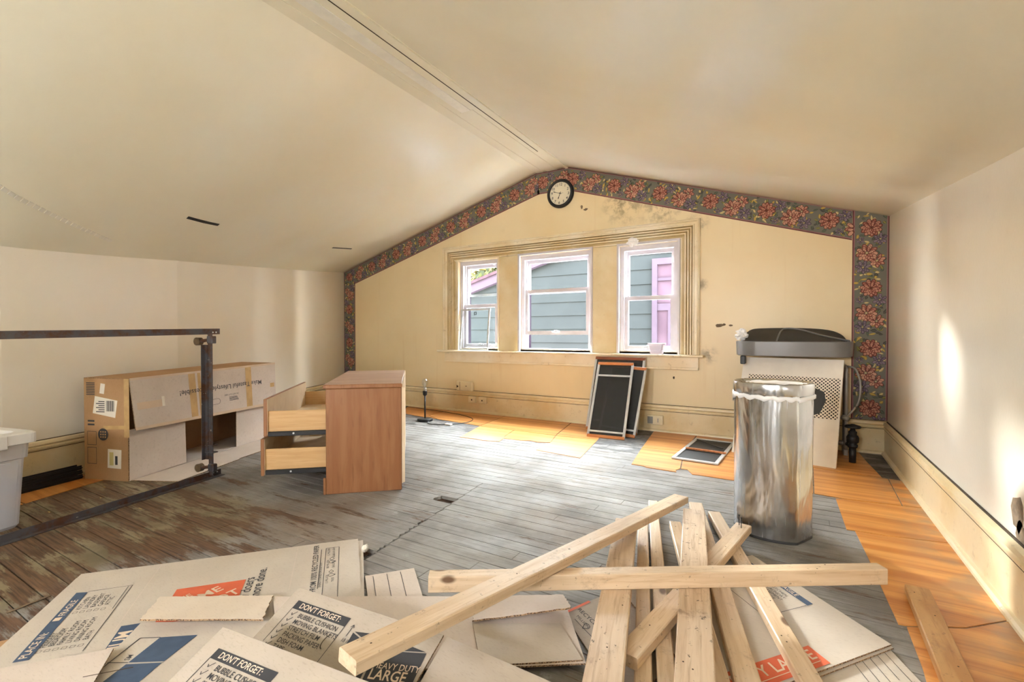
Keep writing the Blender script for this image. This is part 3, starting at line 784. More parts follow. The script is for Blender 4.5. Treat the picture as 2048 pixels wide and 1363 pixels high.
g.prism([(-7.0, NY_ - .16, a), (2.6, NY_ - .16, b), (2.6, NY_ - .16, b + .05), (-7.0, NY_ - .16, a + .05)], (0, 6.0, 0)); hb(g, 'roof', 'shingle')
g = G(); g.box((-5.15, 8.3, 1.9), (-4.85, 8.6, 2.42)); hb(g, 'chimney', 'lilac')
g = G(); g.ring(-1.79, .55, -.72, 2.13, .075, NY_ - .07, NY_ - .0, wt=.09); w = hb(g, 'window', 'lilac')
g = G(); g.box((-1.72, NY_ - .034, .62), (-.79, NY_ - .028, 2.05)); hb(g, 'pane', 'dark_glass', None).parent = w; 
w.children[0].location = (0, 0, 0)
g = G(); g.box((-1.72, NY_ - .055, 1.80), (-.79, NY_ - .034, 1.84)); g.box((-1.72, NY_ - .055, 1.36), (-.79, NY_ - .034, 1.46)); g.box((-1.56, NY_ - .055, .62), (-1.50, NY_ - .034, 1.36)); g.box((-1.72, NY_ - .055, .62), (-.79, NY_ - .034, .72))
mm = hb(g, 'muntin', 'lilac', None); mm.parent = w

ground = G().box((-30, 5.2, -3.4), (30, 60, -3.2)).build('ground', 'bounce_ground'); struct(ground, 'unseen ground outside, made pale to bounce daylight indoors')  # out of view; pale surface added to bounce light up to the ceiling
def tree(name, base, h, r, n, seed, pal, label):
    rr = random.Random(seed); root = empty(name, base); tag(root, label, 'tree', 'trees beyond the house')
    g = G(); g.tube([(0, 0, 0), (.1, 0, h * .4), (.0, .1, h * .75)], [.22, .17, .08], 8)
    for k in range(5):
        a = k * 1.3; g.tube([(0, 0, h * .45), (math.cos(a) * r * .3, math.sin(a) * r * .3, h * .62), (math.cos(a) * r * .7, math.sin(a) * r * .7, h * .8)], [.09, .06, .02], 6)
    g.build('trunk', 'bark', root)
    g = G()
    for k in range(n):
        while True:
            p = Vector((rr.uniform(-1, 1), rr.uniform(-1, 1), rr.uniform(-1, 1)))
            if p.length < 1: break
        p = Vector((p.x * r, p.y * r, h * .72 + p.z * r * .9)); s = rr.uniform(.10, .20)
        u = Vector((rr.uniform(-1, 1), rr.uniform(-1, 1), rr.uniform(-1, 1))).normalized(); w_ = u.orthogonal().normalized() * s * .5; u *= s
        g.face([p - u, p - w_, p + u, p + w_], 0, lin(*rr.choice(pal)))
    o = g.build('foliage', 'leaf', root); o['kind'] = 'stuff'; return root
PAL1 = [(26, 29, 8), (36, 34, 10), (44, 36, 10), (18, 23, 8), (48, 42, 16)]
PAL2 = [(18, 24, 8), (24, 28, 10), (14, 18, 8), (30, 30, 12)]
tree('yellowing_tree', (-10.0, 16.4, -3.2), 8.6, 2.9, 9000, 4, PAL1, 'tall tree turning yellow beyond the neighbour roof')
tree('green_tree', (-16.6, 15.0, -3.2), 7.8, 2.3, 6000, 5, PAL2, 'dark green tree beside the yellowing one')

# ================================================================== furniture and things
# ---- clock on the gable wall
ck = empty('wall_clock', (-2.315, YB, 2.46)); tag(ck, 'round black-rimmed wall clock hanging at the gable peak', 'clock')
KR, KC = .165, .165                                   # radius, centre height above the root
def disc(r0, r1, y0, y1, n=48):
    g = G(); A = [2*math.pi*k/n for k in range(n)]
    rings = [[(math.cos(a)*r, y, KC + math.sin(a)*r) for a in A] for r, y in ((r0, y0), (r1, y1))]
    g.mesh(rings[0] + rings[1], [(k, (k+1) % n, (k+1) % n + n, k + n) for k in range(n)]); return g
g = G(); A = [2*math.pi*k/48 for k in range(48)]
prof = [(.165, 0), (.165, -.022), (.158, -.036), (.146, -.042), (.134, -.036), (.130, -.022)]
rings = [[(math.cos(a)*r, y, KC + math.sin(a)*r) for a in A] for r, y in prof]
g.loft(rings, caps=False); o = g.build('rim', 'black', ck, smooth=True)
g = G(); g.face([(math.cos(a)*.132, -.020, KC + math.sin(a)*.132) for a in A][::-1]); g.build('face', 'clock_face', ck)
g = G()
for h in range(1, 13):
    V, F = text_geo(str(h), .012); xs = [v[0] for v in V]; ys_ = [v[1] for v in V]; cx, cy = (min(xs)+max(xs))/2, (min(ys_)+max(ys_))/2
    a = math.pi/2 - h * math.pi / 6; s = .042
    g.mesh([((v[0]-cx)*s + math.cos(a)*.104, -.0212, KC + (v[1]-cy)*s + math.sin(a)*.104) for v in V], F)
for k in range(60):
    a = 2*math.pi*k/60; g.obox((math.cos(a)*.122, -.0208, KC + math.sin(a)*.122), (math.cos(a)*.005, 0, math.sin(a)*.005), (math.sin(a)*-.0012, 0, math.cos(a)*.0012), (0, -.0004, 0))
g.build('numerals', 'ink', ck)
def hand(ang, l, w, name, y):
    d = Vector((math.sin(ang), 0, math.cos(ang))); s = Vector((d.z, 0, -d.x)); c = Vector((0, y, KC)); g = G()
    g.prism([c - d*.022 - s*w*.4, c - d*.022 + s*w*.4, c + d*l*.62 + s*w*.45, c + d*l*.74 + s*w*1.1, c + d*l, c + d*l*.74 - s*w*1.1, c + d*l*.62 - s*w*.45][::-1], (0, .001, 0)); g.build(name, 'black', ck)
hand(R(196), .070, .006, 'hour_hand', -.0235); hand(R(283), .098, .0045, 'minute_hand', -.0255); hand(R(82), .045, .0012, 'second_hand', -.0275)
g = disc(.006, .006, -.021, -.029, 12); g.build('hub', 'black', ck)
ck.rotation_euler = (0, R(6), 0)

# ---- things on the sill and by the casing
tub = empty('plastic_tub', (-1.188, 4.935, .800)); tag(tub, 'small translucent food tub standing on the window sill', 'tub')
def rrect(w, d, r, z, n=5):
    P = []
    for cx, cy, a0 in ((w-r, d-r, 0), (-w+r, d-r, 90), (-w+r, -d+r, 180), (w-r, -d+r, 270)):
        P += [(cx + r*math.cos(R(a0 + 90*k/n)), cy + r*math.sin(R(a0 + 90*k/n)), z) for k in range(n+1)]
    return P
g = G(); g.loft([rrect(.058, .045, .016, 0), rrect(.066, .052, .018, .05), rrect(.073, .056, .02, .098)], caps=False); g.face(rrect(.058, .045, .016, .001)); g.build('tub_body', 'tub', tub, smooth=True)
g = G(); g.loft([rrect(.073, .056, .02, .094), rrect(.084, .062, .022, .096), rrect(.084, .062, .022, .112), rrect(.076, .058, .02, .114)], caps=False); g.build('tub_rim', 'tub', tub)
g = G(); g.loft([rrect(.0655, .0515, .018, .044), rrect(.069, .053, .018, .048), rrect(.067, .053, .018, .053)], caps=False); g.build('rib', 'tub', tub)

def crumple(name, c, sx, sy, sz, seed, m, sub=3, amp=.45):
    bm = bmesh.new(); bmesh.ops.create_icosphere(bm, subdivisions=sub, radius=1)
    for v in bm.verts:
        k = 1 + amp * mnoise.noise(v.co * 2.3 + Vector((seed, 0, 0))) + amp * .5 * mnoise.noise(v.co * 5.1 + Vector((0, seed, 0)))
        v.co = Vector((v.co.x * sx * k, v.co.y * sy * k, v.co.z * sz * k))
    zmin = min(v.co.z for v in bm.verts)
    for v in bm.verts: v.co.z -= zmin
    g = G(); bm.verts.index_update(); g.mesh([v.co[:] for v in bm.verts], [[v.index for v in f.verts] for f in bm.faces]); bm.free()
    return g.build(name, m, None, c)
o = crumple('plastic_scrap', (-1.45, 4.962, 1.925), .055, .020, .045, 3, 'bag'); tag(o, 'crumpled scrap of white plastic stuck on the casing head', 'plastic scrap')

# loose glazed frame leaning in the left window
fr = empty('glazed_panel', (-3.50, 4.955, .800)); tag(fr, 'thin metal-framed glass panel leaning in the left window', 'glass panel')
fr.rotation_euler = (R(-6), 0, 0)
g = G(); g.ring(-.222, 0, .222, .535, .020, -.008, .008); g.build('frame', 'storm_metal', fr)
g = G(); g.box((-.203, -.002, .019), (.203, .002, .517)); g.build('pane', 'glass', fr)
g = G(); g.ring(-.015, .455, .020, .495, .007, -.012, -.008); g.build('latch', 'black', fr)

# ---- wall boxes and outlets on the baseboard
b_ = empty('junction_box', (-3.645, YB, .272)); tag(b_, 'ivory surface-mounted wire box above the baseboard', 'wire box')
g = G(); g.cbox((-.13, -.055, 0), (.13, 0, .125), .014); g.build('cover', 'plug', b_)
g = G(); g.box((-.066, -.0565, .01), (-.062, -.050, .115)); g.build('seam', 'groove', b_)
g = G(); g.obox((.03, -.057, .058), (.012, 0, 0), (0, .003, 0), (0, 0, .012)); g.build('screw', 'groove', b_)
g = G(); g.prism([(-.115, -.0562, .035), (-.085, -.0562, .055), (-.115, -.0562, .075)], (0, .002, 0)); g.build('arrow_mark', 'groove', b_)
for k, x in enumerate((-3.52, -3.36)):
    o = empty('wall_outlet', (x, YB - .022, .128)); tag(o, ('small ivory outlet box under the wire box' , 'small ivory outlet box beside the one under the wire box')[k], 'outlet', 'small outlet boxes')
    g = G(); g.cbox((-.055, -.035, 0), (.055, 0, .082), .006); g.build('box', 'plug', o)
    g = G(); g.box((-.008, -.0365, .03), (.008, -.034, .048)); g.build('socket', 'groove', o)
o = empty('timer_socket', (-1.205, YB - .022, .070)); tag(o, 'grey plug-in timer socket on the baseboard beyond the leaning screens', 'timer')
g = G(); g.cbox((-.082, -.04, 0), (.082, 0, .098), .006); g.build('body', 'plug', o)
g = G(); g.cbox((-.075, -.046, .012), (-.02, -.038, .085), .003); g.build('socket_face', 'grey_plug', o)
g = G(); AA = [2*math.pi*k/20 for k in range(20)]; g.prism([(.034 + .032*math.cos(a), -.048, .050 + .032*math.sin(a)) for a in AA][::-1], (0, .010, 0)); g.build('dial', 'plug', o)
g = G(); g.box((.030, -.050, .030), (.038, -.047, .070)); g.build('pointer', 'grey_plug', o)

# ---- table lamp without a shade
lp = empty('bare_bulb_lamp', (-3.658,4.206,0.000)); tag(lp, 'black stick table lamp with a bare bulb and no shade', 'lamp')
g = G(); g.lathe([(.088, 0), (.090, .006), (.090, .024), (.084, .030), (.0, .031)], 32); g.build('base', 'black', lp, smooth=False)
g = G(); g.tube([(0, 0, .03), (0, 0, .30)], .009, 12); g.build('stem', 'black', lp, smooth=True)
g = G(); g.lathe([(.010, .29), (.024, .305), (.026, .345), (.022, .350)], 20); g.build('socket', 'black', lp)
g = G(); g.lathe([(.018, .350), (.019, .375), (.016, .385)], 16); bu = g.build('bulb_cap', 'brass', lp)
g = G(); g.lathe([(.015, .383), (.020, .400), (.033, .428), (.036, .450), (.032, .470), (.020, .486), (.004, .492)], 20); g.build('bulb', 'bulb', lp, smooth=True)
g = G(); g.tube([(0, 0, .385), (.004, 0, .43), (-.004, 0, .435), (0, 0, .45)], .0022, 5); g.build('filament', 'brass', lp)
cord = [(.085, -.02, .012), (.10, -.06, .008), (.16, -.13, .006), (.28, -.14, .006), (.42, -.02, .006), (.50, .16, .006), (.42, .36, .006), (.18, .50, .006), (-.05, .56, .006), (-.35, .62, .006), (-.9, .66, .006)]
def smooth_path(P, n=6):
    P = [Vector(p) for p in P]; out = []
    for i in range(len(P)-1):
        a, b, c, d = P[max(i-1, 0)], P[i], P[i+1], P[min(i+2, len(P)-1)]
        for k in range(n):
            t = k / n; out.append(.5 * ((2*b) + (c - a)*t + (2*a - 5*b + 4*c - d)*t*t + (3*b - a - 3*c + d)*t**3))
    return out + [P[-1]]
g = G(); g.tube(smooth_path(cord), .0045, 6); g.build('cord', 'black', lp, smooth=True)
g = G(); g.cbox((.36, -.09, .001), (.44, -.05, .016), .004); g.build('cord_switch', 'label_white', lp)

# ---- window screens leaning against the wall under the sill
def screen(name, base, base2, lean, h, w, sm, top, label, bars=(), z0=0, slat=.030, grp='window screens leaning under the sill'):
    a, b = Vector(base), Vector(base2); mid = (a + b) / 2; ang = math.atan2(b.y - a.y, b.x - a.x)
    root = empty(name, (mid.x, mid.y, z0)); root.rotation_euler = (-lean, 0, ang); tag(root, label, 'screen', grp)
    for s in (-1, 1):
        g = G(); g.cbox((s*w/2 - (.024 if s > 0 else 0), -.008, slat*.6), (s*w/2 + (.024 if s < 0 else 0), .008, h - slat*.6), .002); g.build('side_rail', 'storm_metal', root)
    for z, m in ((0, 'slat_wood'), (h - slat, top)):
        g = G(); g.cbox((-w/2 + .004, -.010, z), (w/2 - .004, .010, z + slat), .002); g.build('wood_slat', m, root)
    for z in bars:
        g = G(); g.cbox((-w/2 + .02, -.009, z), (w/2 - .02, .004, z + .018), .002); g.build('cross_rail', 'storm_metal', root)
    g = G(); g.box((-w/2 + .02, .000, .02), (w/2 - .02, .002, h - .02)); g.build('mesh', sm, root)
    return root
screen('window_screen', (-1.87, 4.70, 0), (-1.31, 4.66, 0), R(18.5), .80, .56, 'screen', 'slat_dark', 'widest insect screen, dark topped, at the back of the leaning stack', (.10,))
s2 = screen('window_screen', (-1.66, 4.53, 0), (-1.30, 4.52, 0), R(20.5), .72, .38, 'screen', 'slat_wood', 'crooked narrow screen between the two other leaning screens', (.06,)); 
s2.rotation_euler = (R(-22.5), R(3.0), s2.rotation_euler.z)
s2.location.z = .010
screen('window_screen', (-1.725, 4.36, 0), (-1.350, 4.385, 0), R(29.5), .815, .375, 'screen', 'slat_wood', 'front screen of the leaning stack with a varnished top slat', (.055, .655))
# one more lies flat by the steel bin
fs = empty('window_screen', (-.625, 4.33, .006)); fs.rotation_euler = (0, 0, R(-3)); tag(fs, 'dark insect screen lying flat on the vinyl tiles', 'screen', 'window screens lying about')
HW = .175
for bx in (((-HW, -.43), (-HW + .03, .43)), ((HW - .03, -.43), (HW, .43)), ((-HW + .03, -.43), (HW - .03, -.40)), ((-HW + .03, .40), (HW - .03, .43))):
    g = G(); g.cbox((*bx[0], 0), (*bx[1], .012), .002); g.build('frame_rail', 'storm_metal', fs)
g = G(); g.box((-HW + .02, -.41, .004), (HW - .02, .41, .006)); g.build('mesh', 'screen', fs)
wv = empty('wood_strip', (-.615, 4.25, .019)); tag(wv, 'notched strip of pinkish wood lying on the flat screen', 'wood strip')
g = G()
for k in range(16):
    x = -.16 + k * .02; d = .007 if k % 2 else 0; g.cbox((x, -.016 + d, 0), (x + .0202, .016, .012), .001)
g.build('strip', 'slat_wood', wv); wv.rotation_euler = (0, 0, R(-6))
br = empty('metal_strut', (-.62, 4.38, .019)); tag(br, 'thin dark metal strut lying across the flat screen', 'strut')
g = G(); g.bar((-.13, .30, .004), (.12, .02, .004), .014, .006); g.build('strut_bar', 'iron', br)

# ---- dresser with two drawers pulled out
dr = empty('dresser', (-2.496, 1.941, 0), math.atan2(.675, .738)); tag(dr, 'battered oak veneer dresser with two drawers pulled open', 'dresser')
DL = 1.14; DD = .462; DH = .662
for y in (0, DL - .018):
    g = G(); g.cbox((0, y, 0), (DD, y + .018, DH), .004); g.build('side_panel', 'oak_side', dr)
g = G(); g.cbox((-.016, -.010, DH), (DD + .004, DL + .010, DH + .026), .005); g.build('top', ['oak_side'], dr)
g = G(); g.box((-.010, -.004, DH + .0258), (DD - .002, DL + .004, DH + .0270)); g.build('worn_top_veneer', 'oak_top', dr)
g = G(); g.box((DD + .001, -.004, .045), (DD + .008, DL + .004, DH + .024)); g.box((DD + .008, -.003, .05), (DD + .020, .006, DH)); g.build('back_board', 'hardboard', dr)
g = G(); g.box((.03, .018, .0), (.046, DL - .018, .09)); g.build('kick_board', 'oak_side', dr)
g = G(); g.cbox((-.016, -.002, 0), (0, .016, .105), .003); g.build('front_stile', 'oak_side', dr)
for zf0, zf1, zs0, zs1, e in ((.375, .605, .40, .527, -.345), (.132, .360, .163, .292, -.362)):
    y0, y1 = .030, DL - .03
    d = empty('drawer', (e, 0, 0)); d.parent = dr; 
    g = G(); g.cbox((-.002, y0 + .016, zs0), (.44, y0 + .030, zs1), .002); g.build('drawer_side', 'maple', d)
    g = G(); g.cbox((-.002, y1 - .030, zs0), (.44, y1 - .016, zs1), .002); g.build('drawer_side', 'maple', d)
    g = G(); g.cbox((.43, y0 + .030, zs0), (.444, y1 - .030, zs1), .002); g.build('drawer_back', 'maple', d)
    g = G(); g.box((.0, y0 + .03, zs0 + .012), (.43, y1 - .03, zs0 + .018)); g.build('drawer_bottom', 'hardboard', d)
    g = G(); g.cbox((-.020, y0 - .004, zf0), (0, y1 + .004, zf1), .003); g.build('drawer_front', ['oak_side'], d)
    g = G(); g.box((0, y0, zf0 + .004), (.0015, y1, zf1 - .003)); g.build('front_lining', 'hardboard', d)
    g = G(); g.cbox((.004, y0 + .004, zs0 - .028), (.46, y0 + .018, zs0 - .004), .002); g.cbox((.004, y0 + .008, zs0 - .012), (.46, y0 + .022, zs0), .002); g.build('runner', 'black', d)
    g = G(); g.tube([(.15, y0 + .004, zs0 - .012), (.15, y0 + .0015, zs0 - .012)], .006, 8); g.build('screw', 'storm_metal', d)

# ---- long open carton along the left wall
BX = empty('long_carton', (-3.881, 1.433, 0), math.atan2(.933, -.359)); tag(BX, 'long taped shipping carton standing open against the left wall', 'carton')
BLn, BD, BH = 1.50, .355, .70
def topz(x): return BH + .022 * x / BLn
g = G(); t = .005
def wallq(p, ext, side=1): g.prism(p, ext, 0, side)
wallq([(0, 0, 0), (0, BD, 0), (0, BD, BH), (0, 0, BH)][::-1], (t, 0, 0)); 
g.build('end_panel', ['kraft_brown', 'corr'], BX)
g = G(); wallq([(BLn, 0, 0), (BLn, BD, 0), (BLn, BD, topz(BLn)), (BLn, 0, topz(BLn))], (-t, 0, 0)); g.build('end_panel', ['kraft_brown', 'corr'], BX)
g = G(); wallq([(t, BD, 0), (BLn - t, BD, 0), (BLn - t, BD, topz(BLn)), (t, BD, BH)], (0, -t, 0)); g.build('back_panel', ['kraft_brown', 'corr'], BX)
g = G(); wallq([(0, -.012, BH + .001), (BLn, -.012, topz(BLn) + .001), (BLn, BD, topz(BLn) + .006), (0, BD, BH + .004)], (0, 0, -t)); g.build('top_panel', ['kraft_brown', 'corr'], BX)
g = G(); g.box((t, 0, .001), (BLn - t, BD - t, .006)); g.build('bottom_panel', 'kraft_pink', BX)
# upper front panel, kicking out a little along its lower edge
FP = [Vector((.012, -.050, .350)), Vector((BLn - .006, -.028, .322)), Vector((BLn - .002, -.014, topz(BLn))), Vector((.0, -.014, BH))]
def onf(u, v, lift=.0008):
    a = FP[0].lerp(FP[1], u); b = FP[3].lerp(FP[2], u); p = a.lerp(b, v); return p + Vector((0, -lift, 0))
g = G(); NU, NV = 16, 8
V = [onf(i/NU, j/NV, 0) for j in range(NV+1) for i in range(NU+1)]; F = [(j*(NU+1)+i, j*(NU+1)+i+1, (j+1)*(NU+1)+i+1, (j+1)*(NU+1)+i) for j in range(NV) for i in range(NU)]
g.mesh(V, F); g.mesh([p + Vector((0, .006, 0)) for p in V], [f[::-1] for f in F])
ed = [i for i in range(NU)] + [j*(NU+1)+NU for j in range(NV)] + [NV*(NU+1)+NU-i for i in range(NU)] + [(NV-j)*(NU+1) for j in range(NV)]
g.mesh([V[k] for k in ed] + [V[k] + Vector((0, .006, 0)) for k in ed], [(k, k+len(ed), (k+1) % len(ed)+len(ed), (k+1) % len(ed)) for k in range(len(ed))], 1)
front = g.build('front_panel', ['kraft_pink', 'corr'], BX)
def fstrip(u0, u1, v0, v1, m, name, lift=.0008, parent=None):
    parent = parent or front
    g = G(); nu, nv = max(1, int((u1-u0)*NU*2)), max(1, int((v1-v0)*NV*2))
    g.mesh([onf(u0 + (u1-u0)*i/nu, v0 + (v1-v0)*j/nv, lift) for j in range(nv+1) for i in range(nu+1)], [(j*(nu+1)+i, j*(nu+1)+i+1, (j+1)*(nu+1)+i+1, (j+1)*(nu+1)+i) for j in range(nv) for i in range(nu)]); return g.build(name, m, parent)
fstrip(.315, .358, .0, 1, 'tape', 'packing_tape'); fstrip(.372, .392, .0, 1, 'tape', 'packing_tape', .0010); fstrip(.725, .775, .0, 1, 'tape', 'packing_tape')
fstrip(.0, 1, -.01, .05, 'clear_tape', 'packing_tape', .0012); fstrip(.02, .15, .38, .52, 'clear_tape', 'packing_tape', .0012); fstrip(.15, .165, .38, .58, 'label_white', 'paper_tag', .0014); fstrip(.945, .985, .42, .52, 'tape', 'packing_tape', .0012)
fstrip(.0, 1, .965, 1.01, 'clear_tape', 'packing_tape', .0012)
def ftext(txt, u_right, u_left, v_base, h, m='ink'):
    V, F = text_geo(txt, .004); xm = max(v[0] for v in V); g = G()
    L = BLn; k = (u_right - u_left) / xm
    g.mesh([onf(u_right - v[0] * k, v_base - v[1] * h, .0016) for v in V], F); return g.build('printed_lettering', m, front)
ftext('Make Tasteful Lifestyle Accessible!', .865, .255, .63, .150)
ftext('DO NOT CUT HERE', .66, .55, .415, .05); 
for k, v in enumerate((.26, .285, .31, .335)): fstrip(.585, .66 - k*.004, v, v + .012, 'ink', 'printed_bar', .0016)
g = G(); P = [onf(.46 + .016*math.cos(a) + (.04 if math.cos(a) > 0 else 0), .29 + .06*math.sin(a), .0016) for a in [2*math.pi*k/20 for k in range(20)]]; g.tube(P, .0012, 5, closed=True); g.build('printed_outline', 'ink', front)
for x0, x1 in ((.006, .455), (.99, BLn - .01)):
    g = G(); z1 = .352 if x0 < .5 else .335
    wallq([(x0, -.002, .004), (x1, -.012 if x0 < .5 else -.004, .012 if x0 < .5 else .006), (x1, -.004, z1), (x0, -.004, z1)], (0, .005, 0)); g.build('lower_flap', ['kraft_pink', 'corr'], BX)
g = G(); wallq([(.01, -.012, .0065), (.045, -.345, .0060), (.62, -.33, .0060), (.66, -.315, .0060), (.95, -.325, .0060), (1.30, -.33, .0060), (BLn - .02, -.30, .0060), (BLn - .01, -.012, .0065)], (0, 0, -.005)); g.build('floor_flap', ['kraft_pink', 'corr'], BX)
g = G(); wallq([(.46, .02, .006), (.46, .20, .006), (.46, .20, .34), (.46, .02, .34)], (.005, 0, 0)); g.build('inner_divider', ['kraft_pink', 'corr'], BX)
# printing and labels on the narrow end
def eq(y0, y1, z0, z1, m, name, tilt=0, lift=.0008, parent=None):
    c = Vector(((y0+y1)/2, (z0+z1)/2)); g = G(); P = []
    for y, z in ((y0, z0), (y0, z1), (y1, z1), (y1, z0)):
        d = Vector((y, z)) - c; P.append((-lift, c.x + d.x*math.cos(tilt) - d.y*math.sin(tilt), c.y + d.x*math.sin(tilt) + d.y*math.cos(tilt)))
    g.face(P); return g.build(name, m, parent or BX)
eq(.09, .275, .445, .565, 'label_white', 'shipping_label', R(9))
g = G()
for k in range(11): 
    yb = .105 + .0062*k; w = .0016 + .002*((k*7) % 3); g.face([(-.0016, yb, .475), (-.0016, yb, .548), (-.0016, yb + w, .548), (-.0016, yb + w, .475)])
for k in range(6): g.face([(-.0016, .185, .468 + .014*k), (-.0016, .185, .474 + .014*k), (-.0016, .255 - .02*(k % 2), .474 + .014*k), (-.0016, .255 - .02*(k % 2), .468 + .014*k)])
g.build('printed_barcode', 'ink', BX)
eq(.185, .222, .595, .665, 'label_white', 'small_label', R(8)); eq(.055, .165, .085, .215, 'label_white', 'recycling_label', R(2))
eq(.085, .105, .11, .17, 'ink', 'printed_barcode', 0, .0012); eq(.118, .150, .105, .195, simple('label_tint', (208, 196, 130), .6), 'printed_patch', 0, .0012)
g = G(); P = [(-.0010, .20 + .042*math.cos(a), .315 + .042*math.sin(a)) for a in [2*math.pi*k/24 for k in range(24)]]; g.face(P[::-1]); g.build('printed_disc', 'ink', BX)
g = G()
for i in range(3):
    for j in range(3): g.face([(-.0014, .20 + (i-1)*.018 + .006*math.cos(a), .315 + (j-1)*.018 + .006*math.sin(a)) for a in [2*math.pi*k/8 for k in range(8)]][::-1])
g.build('disc_dots', 'kraft_brown', BX)
g = G()
for k in range(8): g.face([(-.001, .265, .585 + .0115*k), (-.001, .265, .591 + .0115*k), (-.001, .335, .591 + .0115*k), (-.001, .335, .585 + .0115*k)])
for k, (y, z) in enumerate(((.27, .40), (.27, .375))): g.face([(-.001, y, z), (-.001, y, z + .012), (-.001, y + .055, z + .012), (-.001, y + .055, z)])
for (y0, y1, z0, z1) in ((.255, .330, .24, .335), (.255, .330, .11, .225)):
    for a, b, c, d in ((y0, y1, z0, z0+.003), (y0, y1, z1-.003, z1), (y0, y0+.003, z0, z1), (y1-.003, y1, z0, z1)): g.face([(-.001, a, c), (-.001, a, d), (-.001, b, d), (-.001, b, c)])
g.build('printed_marks', 'ink', BX)['kind'] = 'stuff'
eq(.02, .20, .352, .378, 'tape', 'packing_tape', R(-2), .0006); eq(-.012, .03, .30, .70, 'tape', 'packing_tape', 0, .0006)

# ---- black rails stacked on the floor along the left wall
for k in range(3):
    a, b = Vector((-4.235, 1.30)), Vector((-3.97, .35)); z = .003 + .030 * k; off = Vector((-.006 * k, 0))
    d = (b - a); L = d.length; o = empty('metal_rail', (a.x + off.x, a.y, z), math.atan2(d.y, d.x)); 
    tag(o, ('lowest black channel rail of the stack along the left wall', 'middle black channel rail of the stack along the left wall', 'topmost black channel rail of the stack along the left wall')[k], 'rail', 'black rails stacked by the wall')
    g = G(); g.box((0, -.05, 0), (L, .0, .004)); g.box((0, -.004, .004), (L, 0, .029)); g.box((0, -.05, .004), (L, -.046, .029)); g.build('channel', 'black', o)
    g = G(); g.box((0, 0, .010), (L, .008, .016)); g.build('lip', 'iron', o)

# ---- bed frame standing on edge
bf = empty('bed_frame', (-3.512, 1.845, 0), math.atan2(-.974, .225)); tag(bf, 'rusty angle-iron bed frame standing on its side', 'bed frame')
FLen = 1.95
def rail(name, z, sgn, tilt=0.):
    g = G(); n = 1
    P = lambda x, y, zz: (x, y, zz - tilt * x)
    def q(y0, y1, z0, z1):
        g.mesh([P(0, y0, z0), P(FLen, y0, z0), P(FLen, y1, z0), P(0, y1, z0), P(0, y0, z1), P(FLen, y0, z1), P(FLen, y1, z1), P(0, y1, z1)], [(3,2,1,0),(4,5,6,7),(0,1,5,4),(1,2,6,5),(2,3,7,6),(3,0,4,7)])
    if sgn > 0: q(-.040, .0, z, z + .004); q(-.004, .0, z - .036, z)
    else: q(-.004, .036, z, z + .004); q(-.004, 0, z + .004, z + .040)
    o = g.build(name, 'rust', bf); return o
up = rail('upper_rail', 1.040, 1, .022); lo = rail('lower_rail', .001, -1)
g = G()
for k, x in enumerate((.03, .055)): g.tube([(x, -.0055, 1.018 - .022*x), (x, .0015, 1.018 - .022*x)], .006, 8)
g.build('bolt', 'storm_metal', bf)
g = G()
for x in (.03, .06): g.tube([(x, .0005, .028), (x, -.006, .028)], .005, 8)
g.build('bolt', 'storm_metal', bf)
for xb in (.085, 1.45):
    g = G(); g.box((xb, -.008, .02), (xb + .004, .030, 1.01)); g.box((xb - .030, -.008, .02), (xb, -.004, 1.01)); g.build('cross_bar', 'rust', bf)
    g = G(); g.box((xb + .005, -.030, .13), (xb + .009, -.006, .93)); g.box((xb + .005, -.034, .13), (xb + .035, -.030, .93)); g.build('sliding_bar', 'rust', bf)
    g = G(); g.cbox((xb - .034, -.040, .175), (xb + .014, .034, .181), .001); g.cbox((xb - .034, -.040, .225), (xb + .014, .034, .231), .001); g.tube([(xb - .01, -.036, .16), (xb - .01, -.05, .205), (xb - .01, -.036, .245)], .007, 6); g.build('clamp', 'rust', bf)
    for z in (.075, .965):
        c = empty('caster', (xb, 0, z)); c.parent = bf
        g = G(); g.cbox((-.016, .0, -.026), (.020, .050, .026), .004); g.build('leg_socket', 'rust', c)
        g = G(); g.tube([(-.005, 0, 0), (-.004, -.035, -.004), (.0, -.072, -.010)], [.014, .011, .013], 8); g.build('stem', 'rust', c)
        g = G(); A_ = [2*math.pi*k/18 for k in range(18)]
        g.loft([[(x, -.098 + r*math.cos(a), -.012 + r*math.sin(a)) for a in A_] for x, r in ((-.022, .018), (-.018, .028), (.016, .028), (.020, .018))]); g.build('wheel', 'caster', c)

# ---- storage tote
tt = empty('storage_tote', (-3.425, .835, 0), math.atan2(-.974, .225)); tag(tt, 'frosted plastic storage tote with a white lid by the bed frame', 'tote')
TL, TW, TH = .62, -.42, .45          # local x runs towards the viewer, local y to the left is negative
def trect(i, z): 
    return [(p[0] + TL/2, p[1] + TW/2, z) for p in rrect(TL/2 + i, -TW/2 + i, .035, 0, 4)]
g = G(); g.loft([trect(-.030, .004), trect(-.020, .02), trect(-.004, .36), trect(.006, .365), trect(.010, .45)], caps=False); g.face(trect(-.03, .004)); g.build('tub', 'tote', tt, smooth=False)
g = G(); g.loft([trect(.012, .440), trect(.030, .442), trect(.030, .490), trect(.020, .498), trect(-.03, .498), trect(-.045, .484)], caps=False); g.face(trect(-.045, .484)); g.build('lid', 'tote_lid', tt)
for x in (.10, .48):
    g = G(); g.cbox((x, .026, .425), (x + .11, .040, .495), .004); g.build('latch', 'tote_lid', tt)
for x in (.07, .22, .38, .53):
    g = G(); g.obox((x, -.030, .02), (.045, 0, 0), (0, .012, 0), (0, .022, .33)); g.build('rib', 'tote', tt)
u_, v_ = Vector((.225, -.974, 0)), Vector((-.974, -.225, 0))
